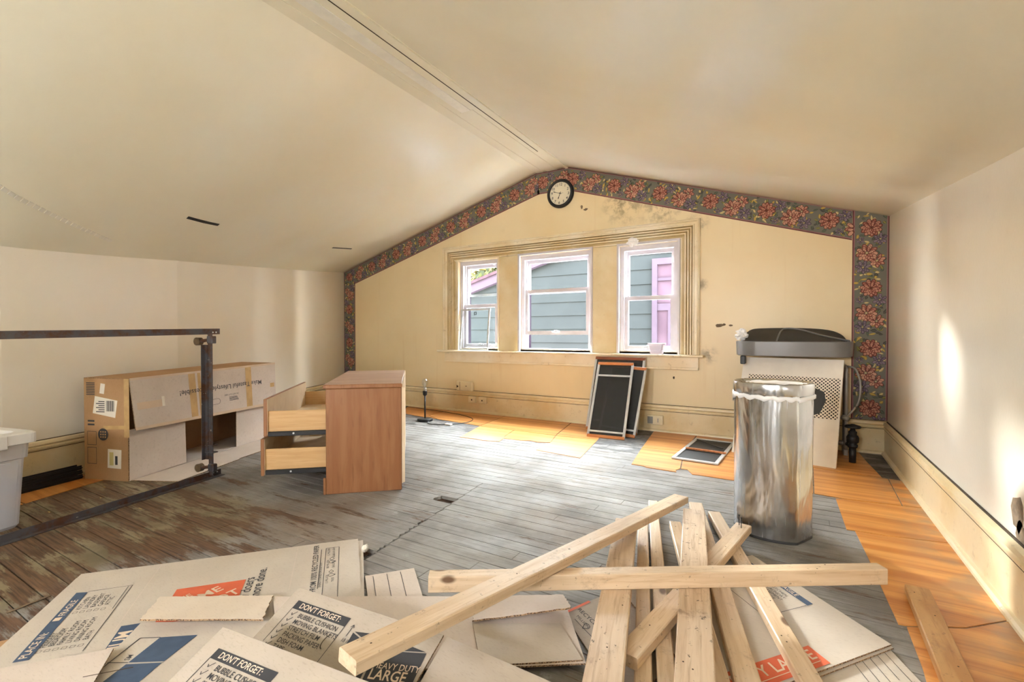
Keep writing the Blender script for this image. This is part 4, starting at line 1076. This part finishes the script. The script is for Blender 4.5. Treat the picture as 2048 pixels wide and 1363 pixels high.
for k, (a, b, s, m, lab) in enumerate((( .18, .17, (.10, .07, .11), 'cloth', 'crumpled blue grey cloth inside the frosted tote'), (.44, .19, (.09, .08, .08), 'cloth2', 'brown folded fabric inside the frosted tote'))):
    p = Vector((-3.425, .835, .008)) + u_ * a + v_ * b
    tag(crumple('cloth_bundle', p, *s, k + 2, m), lab, 'cloth')

# ---- stainless bin
def spline_closed(P, n=6):
    out = []; m = len(P)
    for i in range(m):
        a, b, c, d = [Vector(P[(i + k) % m]) for k in (-1, 0, 1, 2)]
        for k in range(n):
            t = k / n; out.append(.5 * ((2*b) + (c-a)*t + (2*a - 5*b + 4*c - d)*t*t + (3*b - a - 3*c + d)*t**3))
    return out
bn = empty('steel_bin', (-.08, 2.77, 0)); tag(bn, 'tall dented stainless steel bin with a white liner bag', 'bin')
front_c = [(-.165, .10), (-.178, .02), (-.172, -.05), (-.145, -.115), (-.09, -.165), (-.01, -.188), (.06, -.184), (.108, -.168)]
fp = []
for i in range(len(front_c) - 1):
    a, b, c, d = [Vector(front_c[min(max(i + k, 0), len(front_c) - 1)]) for k in (-1, 0, 1, 2)]
    for k in range(4):
        t = k / 4; fp.append(.5 * ((2*b) + (c-a)*t + (2*a - 5*b + 4*c - d)*t*t + (3*b - a - 3*c + d)*t**3))
fp += [Vector((.112, -.166)), Vector((.118, -.160)), Vector((.176, -.045)), Vector((.179, -.035)), Vector((.168, .09)), Vector((.13, .15)), Vector((.05, .18)), Vector((-.06, .18)), Vector((-.13, .15))]
def ringz(k, z, tw=0): return [(p.x * k, p.y * k + tw, z) for p in fp]
g = G(); zs_ = [.012 + .69 * i / 18 for i in range(19)]
g.loft([[(p[0] * (1 + .012*mnoise.noise(Vector((p[0]*9, p[1]*9, z*4)))), p[1] * (1 + .014*mnoise.noise(Vector((p[0]*9 + 5, p[1]*9, z*4)))), z) for p in ringz(.985 + .02*z, 0)] for z in zs_]); o = g.build('body', 'steel', bn); smooth_by_angle(o, 24)
g = G(); g.loft([ringz(.975, 0), ringz(.99, .003), ringz(.99, .014)]); g.build('base_ring', 'dark_tray', bn)
g = G(); g.loft([ringz(1.020, .706), ringz(1.026, .709), ringz(1.026, .752), ringz(1.012, .760), ringz(.93, .757), ringz(.85, .745)], caps=False); g.face(ringz(.85, .745)); o = g.build('lid', 'steel', bn); smooth_by_angle(o, 30)
# liner bag: ruffle under the lid and a film lying over the lid
g = G(); rr = random.Random(2); n = len(fp)
ruf = [[(p.x*k*(1 + .02*math.sin(i*2.1)), p.y*k*(1 + .02*math.cos(i*1.7)), z + (.006*math.sin(i*1.9) - (.035*max(0, 1 - abs(i-6)/4)) * (j == 2))) for i, p in enumerate(fp)] for j, (k, z) in enumerate(((1.0, .708), (1.035, .702), (1.030, .686), (1.0, .682)))]
g.loft(ruf, caps=False); g.build('liner_ruffle', 'bag', bn, smooth=True)
g = G(); N_ = 14
def film(u, v):
    x = -.12 + .27*u; y = -.11 + .18*v; return (x, y, .759 + .006*mnoise.noise(Vector((x*22, y*22, 3))) + .004 - .010*(abs(u - .5) + abs(v - .5)) * .6)
g.mesh([film(i/N_, j/N_) for j in range(N_+1) for i in range(N_+1)], [(j*(N_+1)+i, j*(N_+1)+i+1, (j+1)*(N_+1)+i+1, (j+1)*(N_+1)+i) for j in range(N_) for i in range(N_) if math.hypot((i+.5)/N_-.5, (j+.5)/N_-.5) < .52]); g.build('liner_film', 'bag', bn, smooth=True)
g = G(); g.prism([(.165, -.02, .600), (.205, .02, .610), (.232, .05, .668), (.225, .05, .715), (.165, .0, .745)][::-1], (-.07, .13, 0)); g.build('hinge_cover', 'black', bn)

# ---- radiator, its valve, the loose cover panel and the grey bin top resting on them
rd = empty('radiator', (.02, 4.83, 0)); tag(rd, 'silver painted column radiator behind the white perforated panel', 'radiator')
for k in range(9):
    x = -.36 + .092 * k; sec = empty('section', (x, 0, 0)); sec.parent = rd
    for yy in (-.045, .045):
        g = G(); pth = [(0, yy - .03, .05)] + [(0, yy - .03, z) for z in (.3, .68)] + [(0, yy + .0 - .03*math.cos(a), .70 + .035*math.sin(a)) for a in [math.pi*j/8 for j in range(1, 8)]] + [(0, yy + .03, .68), (0, yy + .03, .05)]
        g.tube(pth, .014, 8); g.build('column', 'rad', sec, smooth=True)
    g = G(); g.cbox((-.016, -.085, 0), (.016, .085, .055), .006); g.build('foot', 'rad', sec)
for z_, r_ in ((.09, .02), (.66, .016)):
    g = G(); g.tube([(-.37, 0, z_), (.40, 0, z_)], r_, 10); g.build('header', 'rad', rd)
vx, vy = .40, -.31
g = G(); g.tube([(vx, vy, 0), (vx, vy, .125)], .024, 14); g.build('riser_pipe', 'iron', rd, smooth=True)
g = G(); g.lathe([(.030, .12), (.034, .13), (.034, .145), (.026, .15), (.040, .165), (.042, .20), (.034, .215), (.026, .22), (.028, .245), (.020, .25), (.014, .275)], 16, (vx, vy, 0)); g.tube([(vx, vy, .185), (vx - .01, vy + .12, .12), (vx - .015, vy + .29, .09)], .018, 10); g.build('valve_body', 'iron', rd, smooth=True)
g = G(); g.lathe([(.012, .272), (.050, .274), (.056, .282), (.050, .292), (.020, .300), (.012, .304)], 20, (vx, vy, 0)); g.build('valve_wheel', 'iron', rd, smooth=True)
g = G(); g.tube(smooth_path([(.385, -.10, .74), (.43, -.16, .72), (.455, -.22, .60), (.44, -.22, .46), (.38, -.22, .36), (.35, -.20, .33)]), .008, 8); g.tube([(.34, -.19, .335), (.38, -.22, .325)], .020, 10); g.build('air_vent_line', 'rad', rd, smooth=True)

pn_ = empty('perforated_panel', (.292, 4.237, 0)); tag(pn_, 'white enamel radiator cover panel with a perforated band, leaning', 'panel')
u2 = Vector((-.975, .22, 0)); nrm = Vector((.22, .975, 0)); lean = math.atan(.315 / .80)
pn_.rotation_euler = Matrix((( -u2.x, nrm.x*math.cos(lean), nrm.x*math.sin(lean)), (-u2.y, nrm.y*math.cos(lean), nrm.y*math.sin(lean)), (0, -math.sin(lean), math.cos(lean)))).to_euler()
# local: x to the viewer's right along the base, z up the panel, y away from the viewer
def perf():
    t = NT('perforated_enamel'); t.p.inputs['Base Color'].default_value = lin(234, 226, 212); t.p.inputs['Roughness'].default_value = .4
    x, y, z = t.xyz(t.coord('Object')); k = math.pi / .0135
    c = lambda s: t.math('COSINE', t.math('MULTIPLY', s, k))
    hole = t.math('GREATER_THAN', t.math('MULTIPLY', c(x), c(z)), .22)
    tr = t.node('ShaderNodeBsdfTransparent'); tr.inputs[0].default_value = (1, 1, 1, 1); mx = t.node('ShaderNodeMixShader')
    t.l.new(hole, mx.inputs[0]); t.l.new(t.p.outputs[0], mx.inputs[1]); t.l.new(tr.outputs[0], mx.inputs[2]); t.l.new(mx.outputs[0], t.n['Material Output'].inputs[0]); return t.m
M['perf'] = perf()
PWd, PHt = .74, .860
g = G(); g.cbox((-PWd, 0, .004), (0, .006, .375), .001); g.build('lower_sheet', 'white_metal', pn_)
g = G(); g.box((-PWd, 0, .705), (0, .006, PHt)); g.build('upper_sheet', 'white_metal', pn_)
g = G(); g.box((-PWd, 0, .375), (-PWd + .055, .006, .705)); g.build('side_sheet', 'white_metal', pn_)
g = G(); g.face([(-PWd + .055, .001, .375), (-.012, .001, .375), (-.012, .001, .705), (-PWd + .055, .001, .705)]); g.build('perforated_band', 'perf', pn_)
g = G(); g.box((-.012, 0, .375), (0, .006, .705)); g.build('side_sheet', 'white_metal', pn_)
g = G(); g.box((-PWd + .02, .014, .36), (-.006, .016, .72)); g.build('shade_backing', 'black', pn_)  # black sheet added to stand in for the shade behind the holes
for x_ in (-PWd, -.003):
    g = G(); g.box((x_, .006, .004), (x_ + .003, .03, PHt)); g.build('return_edge', 'white_metal', pn_)

ob = empty('oval_bin_top', (.005, 4.68, .845)); tag(ob, 'grey oval bin top with a raised dark lid resting on the radiator', 'bin top')
def stad(hw, hd, z, n=10, dx=0):
    P = []
    for s in (1, -1):
        for k in range(n + 1):
            a = R(-90 + 180*k/n) if s > 0 else R(90 + 180*k/n)
            P.append((s*(hw - hd*.80) + hd*.80*math.cos(a) + dx, hd*math.sin(a), z))
    return P
g = G(); g.loft([stad(.415, .205, -.025), stad(.425, .213, -.018), stad(.430, .216, .095), stad(.424, .210, .101), stad(.414, .200, .098), stad(.410, .196, -.005)], caps=False); o = g.build('rim_band', 'grey', ob); smooth_by_angle(o, 35)
g = G(); g.face(stad(.411, .197, .030)); g.face(stad(.415, .205, -.024)[::-1]); g.build('tray', 'dark_tray', ob)
g = G(); pts = stad(.405, .19, 0); A_ = [p for p in pts if p[1] > -.05]
lidp = [( .40, .03, .09), (.36, .13, .155), (.27, .175, .195), (.10, .19, .212), (-.20, .19, .214), (-.33, .165, .196), (-.40, .06, .10)]
g.loft([[(x, y, z) for x, y, z in smooth_path(lidp, 5)] , [(x*.99, y - .012, z) for x, y, z in smooth_path(lidp, 5)], [(x*.96, .03, .075) for x, y, z in smooth_path(lidp, 5)], [(x*.97, .05, .070) for x, y, z in smooth_path(lidp, 5)]], caps=False); o = g.build('raised_lid', 'dark_tray', ob); smooth_by_angle(o, 50)
g = G(); g.tube(smooth_path([(-.12, -.02, .06), (-.10, .03, .14), (-.06, .10, .205), (.06, .12, .200), (.22, .06, .15), (.40, -.06, .105)]), .007, 7); g.build('lift_wire', 'grey', ob, smooth=True)
g = G(); g.cbox((-.11, -.10, .032), (.07, -.03, .085), .006); g.build('latch_block', 'storm_metal', ob)
g = G(); g.box((.10, -.09, .032), (.30, -.03, .040)); g.cbox((-.28, -.08, .032), (-.16, -.03, .045), .004); g.build('battery_tray', 'rad', ob)
g = G(); g.cbox((-.385, -.12, -.10), (-.345, -.02, -.027), .006); g.build('bracket', 'black', ob)
bg_ = crumple('bag_scrap', (-.375, 4.62, .945), .045, .035, .045, 9, 'bag', 3, .6); tag(bg_, 'torn scrap of white bag hanging on the grey oval rim', 'plastic scrap')

# ================================================================== flattened moving boxes
class Sheet:
    """one slightly wavy panel of corrugated board between four corners; s runs along P00-P10, t along P00-P01"""
    def __init__(s, name, P00, P10, P11, P01, mat, label=None, parent=None, thick=.005, amp=.0016, seed=0, rag=0., grp='flattened moving boxes on the floor', under=None):
        s.P = [Vector(p) for p in (P00, P10, P11, P01)]; P = s.P; s.seed = seed; s.amp = amp
        s.W = ((P[1]-P[0]).length + (P[2]-P[3]).length) / 2; s.H = ((P[3]-P[0]).length + (P[2]-P[1]).length) / 2
        s.up = Vector((0, 0, 1)); s.flip = (P[1]-P[0]).cross(P[3]-P[0]).z > 0
        n = (P[1]-P[0]).cross(P[3]-P[0]).normalized(); s.n = n if n.z > 0 else -n
        c = sum(P, Vector()) / 4; s.o = Vector((c.x, c.y, min(p.z for p in P) - thick)) if parent is None else parent.o
        N, K = 14, 14; g = G(); rr = random.Random(seed + 5)
        top = [s.at(s.W*i/N, s.H*j/K, jit=(rr.uniform(-rag, rag) if (i in (0, N) or j in (0, K)) else 0)) for j in range(K+1) for i in range(N+1)]
        bot = [p - s.n * thick for p in top]
        ix = lambda i, j: j*(N+1)+i
        F = [(ix(i, j), ix(i+1, j), ix(i+1, j+1), ix(i, j+1)) for j in range(K) for i in range(N)]
        if not s.flip: F = [f[::-1] for f in F]
        g.mesh(top, F); g.mesh(bot, [f[::-1] for f in F])
        border = [ix(i, 0) for i in range(N)] + [ix(N, j) for j in range(K)] + [ix(N-i, K) for i in range(N)] + [ix(0, K-j) for j in range(K)]
        m = len(border); V = [top[b] for b in border] + [bot[b] for b in border]
        g.mesh(V, [(k, k+m, (k+1) % m+m, (k+1) % m) for k in range(m)], 1)
        s.ob = g.build(name, [mat, 'corr'], parent.ob if parent else None, s.o if parent is None else (0, 0, 0))
        g0 = s.ob.data; 
        for p in g0.polygons: p.use_smooth = p.material_index == 0
        if label: tag(s.ob, label, 'cardboard', grp)
    def at(s, a, b, lift=0., jit=0.):
        u, v = a / s.W, b / s.H; P = s.P
        p = P[0]*(1-u)*(1-v) + P[1]*u*(1-v) + P[2]*u*v + P[3]*(1-u)*v
        w = s.amp * (mnoise.noise(Vector((a*4, b*4, s.seed*3.1))) + 1.0 * (mnoise.noise(Vector((a*1.5 + 9, b*1.5, s.seed)))))
        return p + s.n * (w + lift) + (P[1]-P[0]).normalized()*jit + (P[3]-P[0]).normalized()*jit*.7 - s.o
    def poly(s, pts, m, name='printed_block', lift=.0012):
        g = G(); g.face([s.at(a, b, lift) for a, b in (pts if (area2(pts) > 0) == s.flip else pts[::-1])]); return g.build(name, m, s.ob)
    def rect(s, a0, b0, a1, b1, m, name='printed_block', lift=.0012): return s.poly([(a0, b0), (a1, b0), (a1, b1), (a0, b1)], m, name, lift)
    def lines(s, segs, w, m='ink', name='printed_line', lift=.0014):
        for (a0, b0), (a1, b1) in segs:
            d = Vector((a1-a0, b1-b0)).normalized(); q = Vector((-d.y, d.x)) * w / 2
            n = max(1, int(math.hypot(a1-a0, b1-b0) / .05)); g = G(); V = []
            for k in range(n+1):
                a, b = a0 + (a1-a0)*k/n, b0 + (b1-b0)*k/n; V += [s.at(a - q.x, b - q.y, lift), s.at(a + q.x, b + q.y, lift)]
            F = [(2*k, 2*k+2, 2*k+3, 2*k+1) for k in range(n)]
            g.mesh(V, F if s.flip else [f[::-1] for f in F]); g.build(name, m, s.ob)
    def frame(s, a0, b0, a1, b1, w, m='ink'): s.lines([((a0, b0), (a1, b0)), ((a1, b0), (a1, b1)), ((a1, b1), (a0, b1)), ((a0, b1), (a0, b0))], w, m)
    def text(s, rows, m='ink', lift=.0016, name='printed_lettering'):
        """rows of (text, s, t, angle in degrees, size, boldness), all joined into one lettering part"""
        g = G()
        for txt, a, b, ang, size, bold in rows:
            V, F = text_geo(txt, bold); c, n = math.cos(R(ang)), math.sin(R(ang)); ux, uy = (-n, c) if s.flip else (n, -c)
            g.mesh([s.at(a + (v[0]*c + v[1]*ux)*size, b + (v[0]*n + v[1]*uy)*size, lift) for v in V], F)
        o = g.build(name, m, s.ob); o['kind'] = 'stuff'; return o

# -- the large flat box on the left with PLACE IN table and logo
c1 = Sheet('flattened_box', (-2.514, .764, .014), (-1.799, 1.580, .014), (-1.141, 1.026, .014), (-1.856, .210, .014), 'kraft', 'large flattened box printed with an orange square logo and a blue room checklist', seed=1)
c1b = Sheet('under_layer', (-2.505, .745, .0075), (-1.775, 1.590, .0075), (-1.13, 1.02, .0075), (-1.85, .215, .0075), 'kraft', None, c1, seed=2, thick=.0055)
c1.poly([(.059, .173), (.097, .180), (.124, .590), (.084, .590)], 'navy')
c1.lines([((.097, .176), (.237, .171)), ((.237, .171), (.256, .590)), ((.225, .175), (.236, .340))], .0022)
c1.lines([((.135, .525), (.135, .43))], .0015)
c1.text([('PLACE IN:', .112, .578, -93.5, .031, .012), ('FRAGILE', .098, .340, -93.5, .029, .012)], 'white_ink')
c1.rect(.077, .350, .097, .372, 'white_ink', 'printed_box', .0018)
c1.text([('PRIMARY', .136, .535, -93, .021, 0), ('BEDROOM', .156, .533, -93, .021, 0), ('FAMILY ROOM', .177, .531, -93, .021, 0), ('LIVING ROOM', .198, .529, -93, .021, 0), ('DINING ROOM', .219, .527, -93, .021, 0), ('BATH', .241, .525, -93, .021, 0),
         ('KITCHEN', .130, .312, -93, .021, 0), ('LAUNDRY', .150, .310, -93, .021, 0), ('BASEMENT', .171, .308, -93, .021, 0), ('GARAGE', .191, .306, -93, .021, 0), ('ATTIC', .211, .304, -93, .021, 0)])
for k in range(6):
    a = .123 + .0213*k; c1.frame(a, .548, a + .012, .560, .0012)
for k in range(5):
    a = .117 + .0205*k; c1.frame(a, .325, a + .012, .337, .0012)
c1.rect(.412, .262, .650, .50, 'orange', 'printed_logo')
c1.text([('HOME', .442, .430, -38, .064, .014), ('THE', .432, .372, -38, .036, .012), ('DEPOT', .492, .486, -38, .064, .014)], 'white_ink')
c1.text([('How doers', .685, .490, -91, .052, .004), ('get more done.', .722, .505, -91, .052, .004)])
c1.lines([((.925, .075), (.925, .43))], .0022); c1.frame(.944, .068, 1.000, .52, .0022)
c1.text([('MADE FROM 100% RECYCLED PAPER', .921, .545, -91, .032, .004)]); c1.text([('ENERGY IS SAVED ON EVERY BOX', .937, .42, -91, .014, 0), ('1.5 MILLION', .962, .40, -91, .014, 0), ('TREES', .984, .39, -91, .014, 0), ('580 MILLION', .962, .27, -91, .014, 0), ('GALLONS', .984, .27, -91, .014, 0), ('1.2 MILLION', .962, .15, -91, .014, 0), ('BULBS OF LIGHT', .984, .17, -91, .014, 0)])
def drop(sh, a, b, r, m='ink', stretch=1.5, ang=0):
    P = []
    for k in range(22):
        t = 2*math.pi*k/22; x, y = r*math.cos(t), r*math.sin(t); x = x * (stretch if x < 0 else 1) * (1 if x > 0 else 1); y *= (1 if x > 0 else 1 + x/(r*stretch)*.75)
        P.append((a + x*math.cos(ang) - y*math.sin(ang), b + x*math.sin(ang) + y*math.cos(ang)))
    g = G(); g.tube([sh.at(p, q, .0012) for p, q in P], .0009, 4, closed=True); return g.build('printed_drop', m, sh.ob)
for t_ in (.33, .21): drop(c1, .972, t_, .011, ang=R(180)); drop(c1, .972, t_ - .03, .009, ang=R(90))
c1.lines([((.283, .004), (.300, .50)), ((.820, .004), (.822, .40))], .003, 'kraft_pink', 'fold_crease', .0006)
c1.poly([(.312, .473), (.385, .473), (.372, .60), (.318, .60)], 'navy')
c1.text([('MEDIUM', .362, .720, -91, .056, .014)], 'white_ink')
c1.lines([((.325, .615), (.34, .70))], .018, 'orange', 'printed_block', .0012)
g = G(); g.lathe([(.012, 0), (.012, .004)], 3); 
# small white knob of crushed corner liner
tag(crumple('paper_scrap', (-1.682,1.518,0.001), .012, .018, .018, 4, 'label_white', 2, .3), 'white paper scrap at the far corner of the flattened logo box', 'paper scrap')

# -- box with two springing flaps, lying across the middle
c2 = Sheet('flattened_box', (-1.638,1.041,0.036), (-0.720,1.591,0.034), (-0.518,1.310,0.024), (-1.255,0.817,0.031), 'kraft_pink', 'flattened box whose two end flaps spring up, lying under the crossing boards', seed=3, amp=.002)
c2.lines([((.78, .16), (.80, .36))], .004, 'kraft', 'fold_crease', .0006)
c2.frame(.62, .060, .685, .105, .003)
fl_ = Sheet('raised_flap', (-1.923,0.799,0.070), (-1.631,1.037,0.044), (-1.529,0.934,0.040), (-1.801,0.692,0.083), 'kraft_pale', None, c2, seed=4, rag=.003, amp=.001)
fr_ = Sheet('raised_flap', (-0.982,1.424,0.040), (-0.705,1.557,0.060), (-0.618,1.434,0.100), (-0.910,1.282,0.046), 'kraft_pink', None, c2, seed=5, rag=.003, amp=.001)
fl2 = Sheet('side_flap', (-0.914,1.288,0.033), (-0.661,1.437,0.033), (-0.529,1.313,0.030), (-0.777,1.137,0.030), 'kraft', None, c2, seed=6, amp=.001)

# -- panel with the navy table and front-left panels
c6 = Sheet('flattened_box', (-1.899,0.733,0.022), (-1.500,0.978,0.022), (-1.320,0.673,0.022), (-1.666,0.469,0.022), 'kraft', 'flattened box panel with navy printed blocks under the pale flap', seed=7)
c6.poly([(.105, .085), (.215, .075), (.185, .20), (.08, .205)], 'navy'); c6.poly([(.078, .212), (.182, .206), (.165, .30), (.055, .30)], 'navy')
c6.lines([((.045, .088), (.105, .085)), ((.045, .088), (.01, .27)), ((.018, .205), (.08, .205)), ((.045, .05), (.045, .05001))], .003)
c6.text([('SM', .075, .196, -90, .022, .004)])
c5 = Sheet('flattened_box', (-1.999,0.362,0.040), (-1.769,0.611,0.046), (-1.611,0.499,0.044), (-1.867,0.286,0.040), 'kraft_pink', 'blank folded cardboard panel in front of the room checklist', seed=8)
c5.lines([((.30, .11), (.42, .10))], .003, 'groove', 'torn_slit')

# -- slanting panel printed with the packing list
c3 = Sheet('flattened_box', (-1.474, 1.033, .118), (-.864, 1.072, .128), (-.855, .901, .048), (-1.465, .862, .038), 'kraft_grey', 'tilted panel with a packing list and a HEAVY DUTY LARGE block', seed=9, amp=.0012)
def packing_list(sh, a0, b0, b1, full=True):
    sh.rect(a0, b0, a0 + .24, b1, 'ink')
    h = b1 - b0
    sh.text([("DON'T FORGET:", a0 + .024, b1 - h*.24, 0, h * .86, .014)], 'white_ink')
    rows = ['BUBBLE CUSHION', 'MOVING BLANKETS', 'STRETCH FILM', 'PACKING PAPER', 'DISH FOAM', 'TAPE'][:6 if full else 4]
    sh.text([(r, a0 + .048, b1 + .022 + .0205*k, 0, .0215, .004) for k, r in enumerate(rows)])
    sh.lines([((a0 + .001, b1), (a0 + .001, sh.H - .004)), ((a0 + .239, b1), (a0 + .239, sh.H - .004))], .002)
    for k in range(len(rows)):
        y = b1 + .020 + .0205*k; sh.lines([((a0 + .016, y - .007), (a0 + .021, y)), ((a0 + .021, y), (a0 + .034, y - .015))], .0022, 'ink', 'printed_tick')
packing_list(c3, .045, .040, .069)
c3.poly([(.330, .072), (.425, .055), (.590, .060), (.435, .098)], 'ink'); c3.poly([(.327, .076), (.433, .101), (.450, .184), (.340, .150)], 'ink'); c3.poly([(.439, .100), (.594, .062), (.604, .150), (.458, .186)], 'ink')
c3.text([('HEAVY DUTY', .462, .143, -11, .024, .006), ('LARGE', .466, .172, -11, .039, .014)], 'white_ink')
c3.text([('18 IN', .305, .11, 0, .016, 0)]); c3.lines([((.312, .092), (.312, .055)), ((.305, .064), (.312, .055)), ((.319, .064), (.312, .055))], .002)
g = G(); g.tube([c3.at(.262 + .012*math.cos(a), .125 + .022*math.sin(a), .0012) for a in [R(90 + 180*k/12) for k in range(13)]], .0012, 4); g.build('hand_hole_cut', 'groove', c3.ob)
c3b = Sheet('joined_panel', (-.855, 1.075, .125), (-.395, 1.130, .070), (-.385, .960, .040), (-.846, .903, .047), 'kraft_grey', None, c3, seed=10, amp=.0012)
c3b.frame(.20, .150, .30, .21, .002)
c4 = Sheet('flattened_box', (-1.418, .747, .150), (-.825, .802, .163), (-.835, .615, .063), (-1.427, .561, .050), 'kraft_grey', 'smaller tilted panel repeating the packing list, nearest the loose white flap', seed=11, amp=.0012)
packing_list(c4, .055, .050, .077, False)

# -- boxes under the lumber pile and to the right of it
c10 = Sheet('flattened_box', (-0.700,1.546,0.005), (-0.580,1.779,0.005), (-0.192,1.659,0.005), (-0.394,1.246,0.005), 'kraft_grey', 'flattened box with printed water drops, half hidden under the lumber', seed=12, amp=.0004, thick=.004)
c10.lines([((.012, .012), (.17, .004))], .012, 'orange', 'printed_block'); c10.lines([((.03, .06), (.06, .30)), ((.012, .30), (.30, .36))], .0025)
c10.text([('RECYCLED', .075, .02, 84, .03, .004), ('MILLION', .045, .05, 84, .02, 0)]); drop(c10, .055, .115, .014)
c7 = Sheet('flattened_box', (.281, 1.894, .0172), (-.142, 2.351, .0172), (-.579, 1.795, .0172), (-.156, 1.338, .0172), 'kraft', 'flattened box with a FRAGILE band and an orange strip under the lumber', seed=13, amp=.0005)
Sheet('under_layer', (.286, 1.888, .0112), (-.13, 2.34, .0112), (-.57, 1.79, .0112), (-.150, 1.330, .0112), 'kraft', None, c7, seed=14, amp=.0005, thick=.004)
c7.rect(.250, .058, .62, .086, 'navy'); c7.text([('FRAGILE', .405, .080, 180, .026, .010), ('PLACE IN:', .60, .080, 180, .026, .010)], 'white_ink')
c7.lines([((.252, .088), (.257, .290)), ((.257, .290), (.60, .290))], .0022)
c7.text([('KITCHEN', .40, .118, 180, .019, 0), ('LAUNDRY', .40, .138, 180, .019, 0), ('BASEMENT', .40, .158, 180, .019, 0), ('GARAGE', .40, .178, 180, .019, 0)])
c7.poly([(.010, .268), (.092, .268), (.096, .69), (.010, .69)], 'orange')
c7.text([('HEAVY LARGE', .040, .655, -90, .058, .012)], 'white_ink'); c7.lines([((.028, .29), (.028, .68))], .0025, 'white_ink')
c8 = Sheet('flattened_box', (0.269,1.903,0.005), (0.348,1.701,0.005), (-0.017,1.322,0.005), (-0.098,1.555,0.005), 'kraft', 'flattened box printed with long parallel lines beside the vinyl tiles', seed=15, amp=.0003, thick=.004)
c8.lines([((.02, .03 + .033*k), (.17 - .02*(k % 2), .03 + .033*k)) for k in range(5)], .002)
c8.lines([((.17, .02), (.17, .30))], .003)
c11 = Sheet('flattened_box', (-1.506,1.359,0.006), (-1.378,1.512,0.006), (-1.177,1.345,0.006), (-1.324,1.212,0.006), 'kraft_pink', 'small blank cardboard corner with three ruled lines by the crosswise stud', seed=16, amp=.0006)
c11.lines([((.03 + .055*k, .015), (.03 + .055*k, c11.H)) for k in range(3)], .0022)
tag(Sheet('cardboard_offcut', (-2.225,0.425,0.008), (-2.179,0.498,0.008), (-2.088,0.450,0.008), (-2.103,0.391,0.008), 'kraft_brown', seed=17).ob, 'brown cardboard offcut left of the logo box', 'cardboard', 'flattened moving boxes on the floor')

# ================================================================== lumber pile
def board(a, b, w, t, label, mat='lumber', ext=0., group='boards of the lumber pile', bow=.0, za=None, zb=None, nails=()):
    """pine board: a and b are the middle of its top face at the two ends"""
    a, b = Vector(a), Vector(b); d = (b - a).normalized(); b = b + d * ext; L = (b - a).length
    root = empty('pine_board', a); tag(root, label, 'board', group)
    y = Vector((0, 0, 1)).cross(d).normalized(); z = d.cross(y)
    root.rotation_euler = Matrix(((d.x, y.x, z.x), (d.y, y.y, z.y), (d.z, y.z, z.z))).to_euler()
    c = .0035; prof = [(-w/2 + c, 0), (w/2 - c, 0), (w/2, -c), (w/2, -t + c), (w/2 - c, -t), (-w/2 + c, -t), (-w/2, -t + c), (-w/2, -c)]
    n = 10; g = G(); rr = random.Random(label)
    rings = []
    for k in range(n + 1):
        u = k / n; rings.append([(L*u + (0 if 0 < k < n else rr.uniform(-.001, .001)), yy + bow*math.sin(u*math.pi), zz) for yy, zz in prof])
    g.loft(rings); o = g.build('timber', mat, root); merge(o)
    for k, (x, yy) in enumerate(nails):
        g = G(); g.tube([(x, yy, -.004), (x + .002, yy, .048)], .0018, 6); g.tube([(x + .002, yy, .048), (x + .002, yy, .050)], .004, 8); g.build('nail', 'iron', root)
    for k in range(rr.randint(2, 4)):        # old nail holes
        x, yy = rr.uniform(.05, L - .05), rr.uniform(-w*.3, w*.3); g = G(); g.face([(x + .0030*math.cos(q), yy + .0026*math.sin(q), .0004) for q in [2*math.pi*i/8 for i in range(8)]]); g.build('nail_hole', 'groove', root)
    return root
Z1_, ZD, Z2_, ZB_ = .056, .092, .128, .184
T = .0355
board((-0.657,2.452,0.056), (-0.340,1.278,0.056), .049, T, 'narrow stud with dark bark scars beside the wide soiled board', ext=.25)
board((-0.672,2.719,0.056), (-0.284,1.311,0.056), .050, T, 'narrow stud reaching farthest towards the gable wall under the slanting board', ext=.2)
board((-0.499,2.469,0.056), (-0.159,1.385,0.056), .055, T, 'narrow stud passing askew beneath the wide central board', ext=.2)
board((-0.457,2.809,0.056), (-0.093,1.423,0.056), .070, T, 'knotty stud just right of the wide central board', ext=.2)
board((-0.348,2.715,0.056), (0.058,1.513,0.056), .060, T, 'rightmost stud of the fan, lying across the FRAGILE box', ext=.2)
board((-0.190,2.510,0.092), (-0.399,1.315,0.092), .070, T, 'short stud laid diagonally under the wide boards with a nail upright in its end', nails=((.06, .005), (.03, -.012)))
board((-0.666,2.195,0.128), (-0.402,1.128,0.128), .100, T, 'wide soiled board over the printed water drops', 'lumber_old', .25)
board((-0.412,2.486,0.128), (-0.202,1.247,0.128), .100, T, 'wide soiled board in the centre of the fan, peppered with holes', 'lumber_old', .25)
board((-1.061,1.239,0.184), (0.282,2.093,0.184), .052, .055, 'thick square stud lying crosswise over the whole fan of boards')
board((-0.496,2.601,0.150), (-0.867,0.730,0.272), .078, .034, 'long splintered board slanting over the crosswise stud onto the packing list panel', bow=.004)
board((0.421,2.328,0.040), (0.408,1.744,0.040), .074, .034, 'lone weathered stud lying by itself on the vinyl tiles near the right wall', 'lumber_weathered', .3, 'loose boards on the vinyl')
tag(G().cbox((-.062, -.005, 0), (.062, .005, .004), .001).build('wood_sliver', 'plaster', None, (-2.426,0.587,0.001), rot=(0, 0, R(98))), 'thin grey wood sliver on the worn boards left of the logo box', 'wood sliver')
